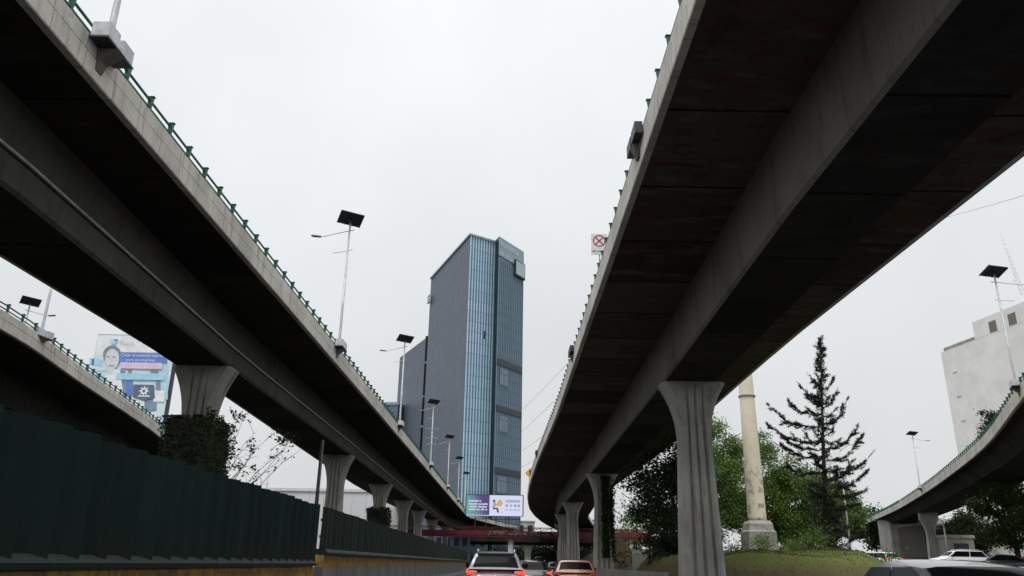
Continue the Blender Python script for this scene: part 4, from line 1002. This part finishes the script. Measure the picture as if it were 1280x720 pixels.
# ------------------------------------------------------------------ cars
def paint(name,c,metal=.35):
    return flat('paint_'+name,c,.32,metal,.5,1.0,var=.06)
def car(name,label,loc,rz,pm,kind='sedan',L=4.5,W=1.8,H=1.45,lit=True,group=None,plate=True,glass=None):
    t=thing(name,label,'car' if kind!='pickup' else 'pickup truck',loc,rz,group)
    hw=W/2; gl=glass or M['glass']
    belt=H*{'suv':.675,'hatch':.68,'sedan':.65,'pickup':.62}[kind]
    # lower body: sections along the length, rear at -L/2
    st=[(-.5,.86,.30,.66),(-.49,.94,.24,.80),(-.46,.985,.22,.90),(-.40,1,.2,.985),(-.2,1,.19,1.0),(.05,1,.19,1.0),(.2,1,.19,.985),(.33,.99,.2,.93),(.43,.96,.22,.86),(.48,.88,.25,.74),(.5,.78,.32,.58)]
    secs=[]
    for fy,fw,zb,fz in st:
        y=fy*L; w=hw*fw; zt=belt*fz+ (0.02)
        pr=[(0,zb),(w*.80,zb),(w*.95,zb+.10),(w*.985,zb+.28),(w,(zb+zt)/2+.08),(w*.975,zt-.09),(w*.93,zt-.03),(w*.80,zt),(0,zt+.02)]
        secs.append([(x,y,z) for x,z in pr]+[(-x,y,z) for x,z in pr[-2:0:-1]])
    m=MB(); m.loft(secs,sm=True); body=m.build('body',pm,t,True)
    # greenhouse profile (y,z) rear base -> front base
    zr=H
    if kind=='suv': pf=[(-.475,belt),(-.44,belt+.18*(zr-belt)/.6),(-.40,zr-.10),(-.375,zr-.03),(-.25,zr),(-.05,zr+.005),(.06,zr-.04),(.13,zr-.14),(.27,belt-.02)]
    elif kind=='hatch': pf=[(-.46,belt),(-.42,belt+.22),(-.385,zr-.08),(-.36,zr-.03),(-.22,zr),(-.03,zr),(.05,zr-.04),(.11,zr-.13),(.26,belt-.02)]
    elif kind=='pickup': pf=[(-.12,belt),(-.11,zr-.08),(-.095,zr-.02),(-.04,zr),(.06,zr),(.10,zr-.03),(.14,zr-.12),(.24,belt-.02)]
    else: pf=[(-.40,belt),(-.33,belt+.17),(-.25,zr-.13),(-.19,zr-.065),(-.10,zr-.02),(-.01,zr),(.06,zr-.02),(.12,zr-.10),(.28,belt-.03)]
    wb_=hw*.93; wr=hw*.70
    def gw(z): return wb_+(wr-wb_)*min(1,max(0,(z-belt)/(zr-belt)))
    xs_=[-1,-.97,-.9,-.7,-.35,0,.35,.7,.9,.97,1]
    def row(y,z,o=0):
        w=gw(z); return [(x*w,y*L,z-.05*abs(x)**5*(1 if z>belt+.05 else 0)+o) for x in xs_]
    sp=smooth_poly([(a,b,0) for a,b in pf],4)
    m=MB(); m.loft([row(p.x,p.y) for p in sp],closed=False,sm=True)
    for s_ in (-1,1):
        for a,b in zip(sp,sp[1:]):
            zl=belt-.06
            P=[(s_*gw(a.y),a.x*L,a.y-.05*(1 if a.y>belt+.05 else 0)),(s_*gw(b.y),b.x*L,b.y-.05*(1 if b.y>belt+.05 else 0)),(s_*wb_,b.x*L,zl),(s_*wb_,a.x*L,zl)]
            m.face(P if s_>0 else P[::-1],None,0,True)
    m.build('cabin',pm,t,True)
    # rear and front glass patches
    def zcut(lo,hi,front):
        ps=[p for p in sp if ((p.x>.02) if front else (p.x<(-.05 if kind!='sedan' else -.12)))]
        return [p for p in ps if belt+lo*(zr-belt)<=p.y<=belt+hi*(zr-belt)]
    for front in (False,True):
        ps=zcut(.12,.78 if kind!='sedan' else .84,front); 
        if len(ps)<2: continue
        m=MB(); rows=[]
        for p in ps:
            w=gw(p.y)*(.86 if not front else .9); sgn=1 if front else -1
            rows.append([(x*w,p.x*L+sgn*.012,p.y-.05*abs(x*.9)**5+.012) for x in (-1,-.8,-.4,0,.4,.8,1)])
        m.loft(rows,closed=False,sm=True); g=m.build('rear_window' if not front else 'windscreen',gl,t,True)
    # side windows
    zt=zr-.13*(zr-belt)-.03; zb=belt+.03
    top=[p for p in sp if p.y>=zt]; yr,yf=top[0].x,top[-1].x
    lower_r=[p.x for p in sp if p.y>=zb][0]+.02; lower_f=[p.x for p in sp if p.y>=zb][-1]-.02
    yr+=.012; yf-=.012
    n=2; 
    for s_ in (-1,1):
        cuts=[0,.47,1] if kind!='pickup' else [0,1]
        for a,b in zip(cuts,cuts[1:]):
            g_=.012 
            q=[(lower_r+(lower_f-lower_r)*(a+g_),zb),(lower_r+(lower_f-lower_r)*(b-g_),zb),(yr+(yf-yr)*(b-g_),zt),(yr+(yf-yr)*(a+g_),zt)]
            P=[(s_*(gw(z)+.012),y*L,z) for y,z in q]
            m=MB(); m.face(P if s_>0 else P[::-1]); m.build('side_window',gl,t,True)
        m=MB(); m.loft([[(s_*(wb_+.02),.20*L,belt+.02),(s_*(wb_+.02),.20*L-.06,belt+.16),(s_*(wb_+.02),.20*L+.05,belt+.16)],[(s_*(wb_+.2),.20*L,belt+.03),(s_*(wb_+.22),.20*L-.08,belt+.18),(s_*(wb_+.2),.20*L+.05,belt+.17)]]); m.build('side_mirror',pm if kind!='suv' else M['black'],t,True)
        # tail lamps
        m=MB(); zl=belt*.885
        yl=-.5*L
        m.loft([[(s_*hw*.96,yl+.28,zl-.02),(s_*hw*1.0,yl+.28,zl+.10),(s_*hw*.93,yl+.28,zl+.15)],[(s_*hw*.93,yl+.06,zl-.05),(s_*hw*.95,yl+.08,zl+.05),(s_*hw*.88,yl+.10,zl+.09)],[(s_*hw*.62,yl-.005,zl+.03),(s_*hw*.63,yl+.01,zl+.065),(s_*hw*.62,yl+.03,zl+.075)]],sm=True)
        m.build('tail_light',M['tail'] if lit else M['tailoff'],t,True)
        m=MB(); m.loft([[(s_*hw*.9,.455*L,belt*.62),(s_*hw*.92,.45*L,belt*.72)],[(s_*hw*.5,.497*L,belt*.58),(s_*hw*.5,.49*L,belt*.68)]],closed=False); m.build('headlight',M['plate'],t,True)
    m=MB(); m.box((0,-.497*L-.008,belt*.78),(.62,.03,.045)); m.build('boot_handle',M['rim'] if kind!='sedan' else M['black'],t,True)
    m=MB(); m.box((0,-.5*L-.005,.42),(W*.86,.10,.26)); m.box((0,.495*L,.40),(W*.8,.10,.26)); m.build('bumper',M['black'] if kind in('suv','pickup') else pm,t,True)
    if plate:
        m=MB(); m.box((0,-.505*L-.03,belt*.66),(.34,.015,.17)); m.build('number_plate',M['plate'],t,True)
    for sx in (-1,1):
        for fy in (-.30,.315):
            r_=.34 if kind!='suv' else .37
            m=MB(); m.wheel((sx*(hw-.11),fy*L,r_),r_,.22); wl=m.build('wheel',M['tyre'],t,True)
            m=MB(); m.wheel((sx*(hw-.005),fy*L,r_),r_*.62,.02,20,0,[(.05,-.03),(r_*.6,0),(r_*.62,.012),(.03,.02)]); m.build('rim',M['rim'],wl,True)
    if kind=='suv':
        for s_ in (-1,1):
            m=MB(); m.tube([(s_*wr*.88,-.36*L,zr-.03),(s_*wr*.9,-.33*L,zr+.055),(s_*wr*.9,.0,zr+.06),(s_*wr*.88,.05*L,zr-.02)],.022,6); m.build('roof_rail',M['galv'],t,True)
        m=MB(); m.box((0,-.405*L,zr-.055),(wr*1.8,.16,.03)); m.build('spoiler',pm,t,True)
        m=MB(); m.box((0,-.492*L-.012,belt*.93),(W*.52,.02,.04)); m.build('light_bar',M['tailoff'],t,True)
        m=MB(); m.lathe([(.001,0),(.09,.0),(.085,.012),(.001,.014)],(0,0,0),20); o=m.build('badge',M['rim'],t,True); o.rotation_euler=(R(90),0,0); o.location=(0,-.497*L-.02,belt*.80); o.scale=(1,.62,1)
    if kind=='pickup':
        m=MB()
        for sx in (-1,1): m.box((sx*hw*.9,-.30*L,belt+.08),(.10,.36*L,.18))
        m.box((0,-.485*L,belt+.06),(W*.88,.07,.2)); m.build('cargo_bed',pm,t,True)
    return t
car('parked_suv','silver grey sport utility car with glowing red tail lamps, nearest car ahead',(-.36,28.2,0),R(0),paint('silver',(.12,.135,.155),.15),'suv',4.5,1.88,1.66)
car('queued_car','dark saloon between the silver sport utility car and the copper hatchback',(1.25,42,0),R(2),paint('charcoal',(.02,.02,.024)),'sedan',4.5,1.76,1.48,True)
car('queued_car','copper orange hatchback waiting beside the grey median barrier',(2.62,33.2,0),R(-1),paint('copper',(.26,.105,.055),.2),'hatch',3.9,1.68,1.50,False)
car('queued_car','small grey car far ahead between the dark saloon and the lit sport utility car',(.6,58,0),R(3),paint('grey',(.28,.29,.30)),'sedan',4.4,1.75,1.5,True)
car('queued_car','small dark car far ahead behind the copper hatchback',(3.9,66,0),R(0),paint('ink',(.03,.03,.035)),'hatch',4.2,1.75,1.5,False)
car('queued_car','tiny dark red car farthest up the road',(3.2,84,0),R(-2),paint('maroon',(.16,.02,.02)),'suv',4.4,1.8,1.6,True)
car('near_car','grey fastback car at the bottom right edge, only its roof and rear window in view',(5.22,10.0,0),R(-5),paint('gunmetal',(.15,.16,.18)),'sedan',4.5,1.78,1.43,False)
car('near_car','white car roof just behind the grey fastback at the lower right corner',(8.6,13.4,0),R(-10),paint('offwhite',(.72,.72,.71),.1),'sedan',4.5,1.78,1.40,False)
def gz(x,y): return terr(x,y)+.04
def rc(label,x,y,rz,p,kind,lit=False,**k): car('pickup_truck' if kind=='pickup' else 'side_road_car',label,(x,y,gz(x,y)),R(rz),p,kind,lit=lit,**k)
rc('silver white car with bright red tail lamps beside the grass bank',30.6,69,25,paint('pearl',(.66,.66,.66),.1),'hatch',True)
rc('white off road vehicle seen from its side under the right ramp',38.2,70,88,paint('white',(.76,.76,.75),.1),'suv',L=4.6,H=1.72)
rc('dark saloon just right of the white off road vehicle under the right ramp',41.2,69,70,paint('black',(.015,.015,.018)),'sedan')
rc('red car at the far right edge under the ramp',45.2,71,60,paint('red',(.38,.03,.03)),'sedan')

# ------------------------------------------------------------------ camera
P_,Rl=R(19.4),R(1.0)
f=Vector((0,math.cos(P_),math.sin(P_))); r0=Vector((1,0,0)); u0=r0.cross(f)
rr_=r0*math.cos(Rl)+u0*math.sin(Rl); uu_=-r0*math.sin(Rl)+u0*math.cos(Rl)
cam=bpy.data.cameras.new('camera'); co=bpy.data.objects.new('camera',cam); COL.objects.link(co)
co.matrix_world=Matrix(((rr_.x,uu_.x,-f.x,0),(rr_.y,uu_.y,-f.y,0),(rr_.z,uu_.z,-f.z,1.3),(0,0,0,1)))
cam.sensor_width=36; cam.lens=36*978/1280; cam.clip_start=.05; cam.clip_end=6000
scene.camera=co

# ------------------------------------------------------------------ light
EL,AZ=R(62),R(200)
w=bpy.data.worlds.new('World'); scene.world=w; w.use_nodes=True; nt=w.node_tree; bg=nt.nodes['Background']
sky=nt.nodes.new('ShaderNodeTexSky'); sky.sky_type='NISHITA'; sky.sun_disc=False; sky.sun_elevation=EL; sky.sun_rotation=AZ; sky.air_density=1.5; sky.dust_density=4
tc=nt.nodes.new('ShaderNodeTexCoord'); sx=nt.nodes.new('ShaderNodeSeparateXYZ'); nt.links.new(tc.outputs['Generated'],sx.inputs[0])
rp_=nt.nodes.new('ShaderNodeValToRGB'); nt.links.new(sx.outputs[2],rp_.inputs[0])
# overcast luminance, in units of the 0.1 background strength
els=rp_.color_ramp.elements; els[0].position=0; els[0].color=(.66,.67,.68,1); els[1].position=1; els[1].color=(2.7,2.72,2.75,1)
e=els.new(.25); e.color=(.74,.76,.775,1); e=els.new(.5); e.color=(.85,.88,.905,1); e=els.new(.66); e.color=(.93,.95,.97,1)
ns=nt.nodes.new('ShaderNodeTexNoise'); ns.inputs['Scale'].default_value=2.4; ns.inputs['Detail'].default_value=5; nt.links.new(tc.outputs['Generated'],ns.inputs['Vector'])
mr_=nt.nodes.new('ShaderNodeMapRange'); nt.links.new(ns.outputs[0],mr_.inputs[0]); mr_.inputs[1].default_value=.3; mr_.inputs[2].default_value=.7; mr_.inputs[3].default_value=.92*10; mr_.inputs[4].default_value=1.06*10
mu_=nt.nodes.new('ShaderNodeMix'); mu_.data_type='RGBA'; mu_.blend_type='MULTIPLY'; mu_.inputs['Factor'].default_value=1; nt.links.new(rp_.outputs[0],mu_.inputs[6]); nt.links.new(mr_.outputs[0],mu_.inputs[7])
mx=nt.nodes.new('ShaderNodeMix'); mx.data_type='RGBA'; mx.inputs['Factor'].default_value=.96; nt.links.new(sky.outputs[0],mx.inputs[6]); nt.links.new(mu_.outputs[2],mx.inputs[7])
nt.links.new(mx.outputs[2],bg.inputs[0]); bg.inputs[1].default_value=.105
sun=bpy.data.lights.new('sun','SUN'); sun.energy=1.2; sun.angle=R(25); sun.color=(1,.97,.93)
so=bpy.data.objects.new('sun',sun); COL.objects.link(so)
sd=Vector((math.sin(AZ)*math.cos(EL),math.cos(AZ)*math.cos(EL),math.sin(EL)))
so.rotation_euler=sd.to_track_quat('Z','Y').to_euler()
scene.view_settings.view_transform='Standard'; scene.view_settings.look='None'; scene.view_settings.exposure=0
scene.render.engine='CYCLES'
for o in COL.objects:
    if '_w' in o: del o['_w']
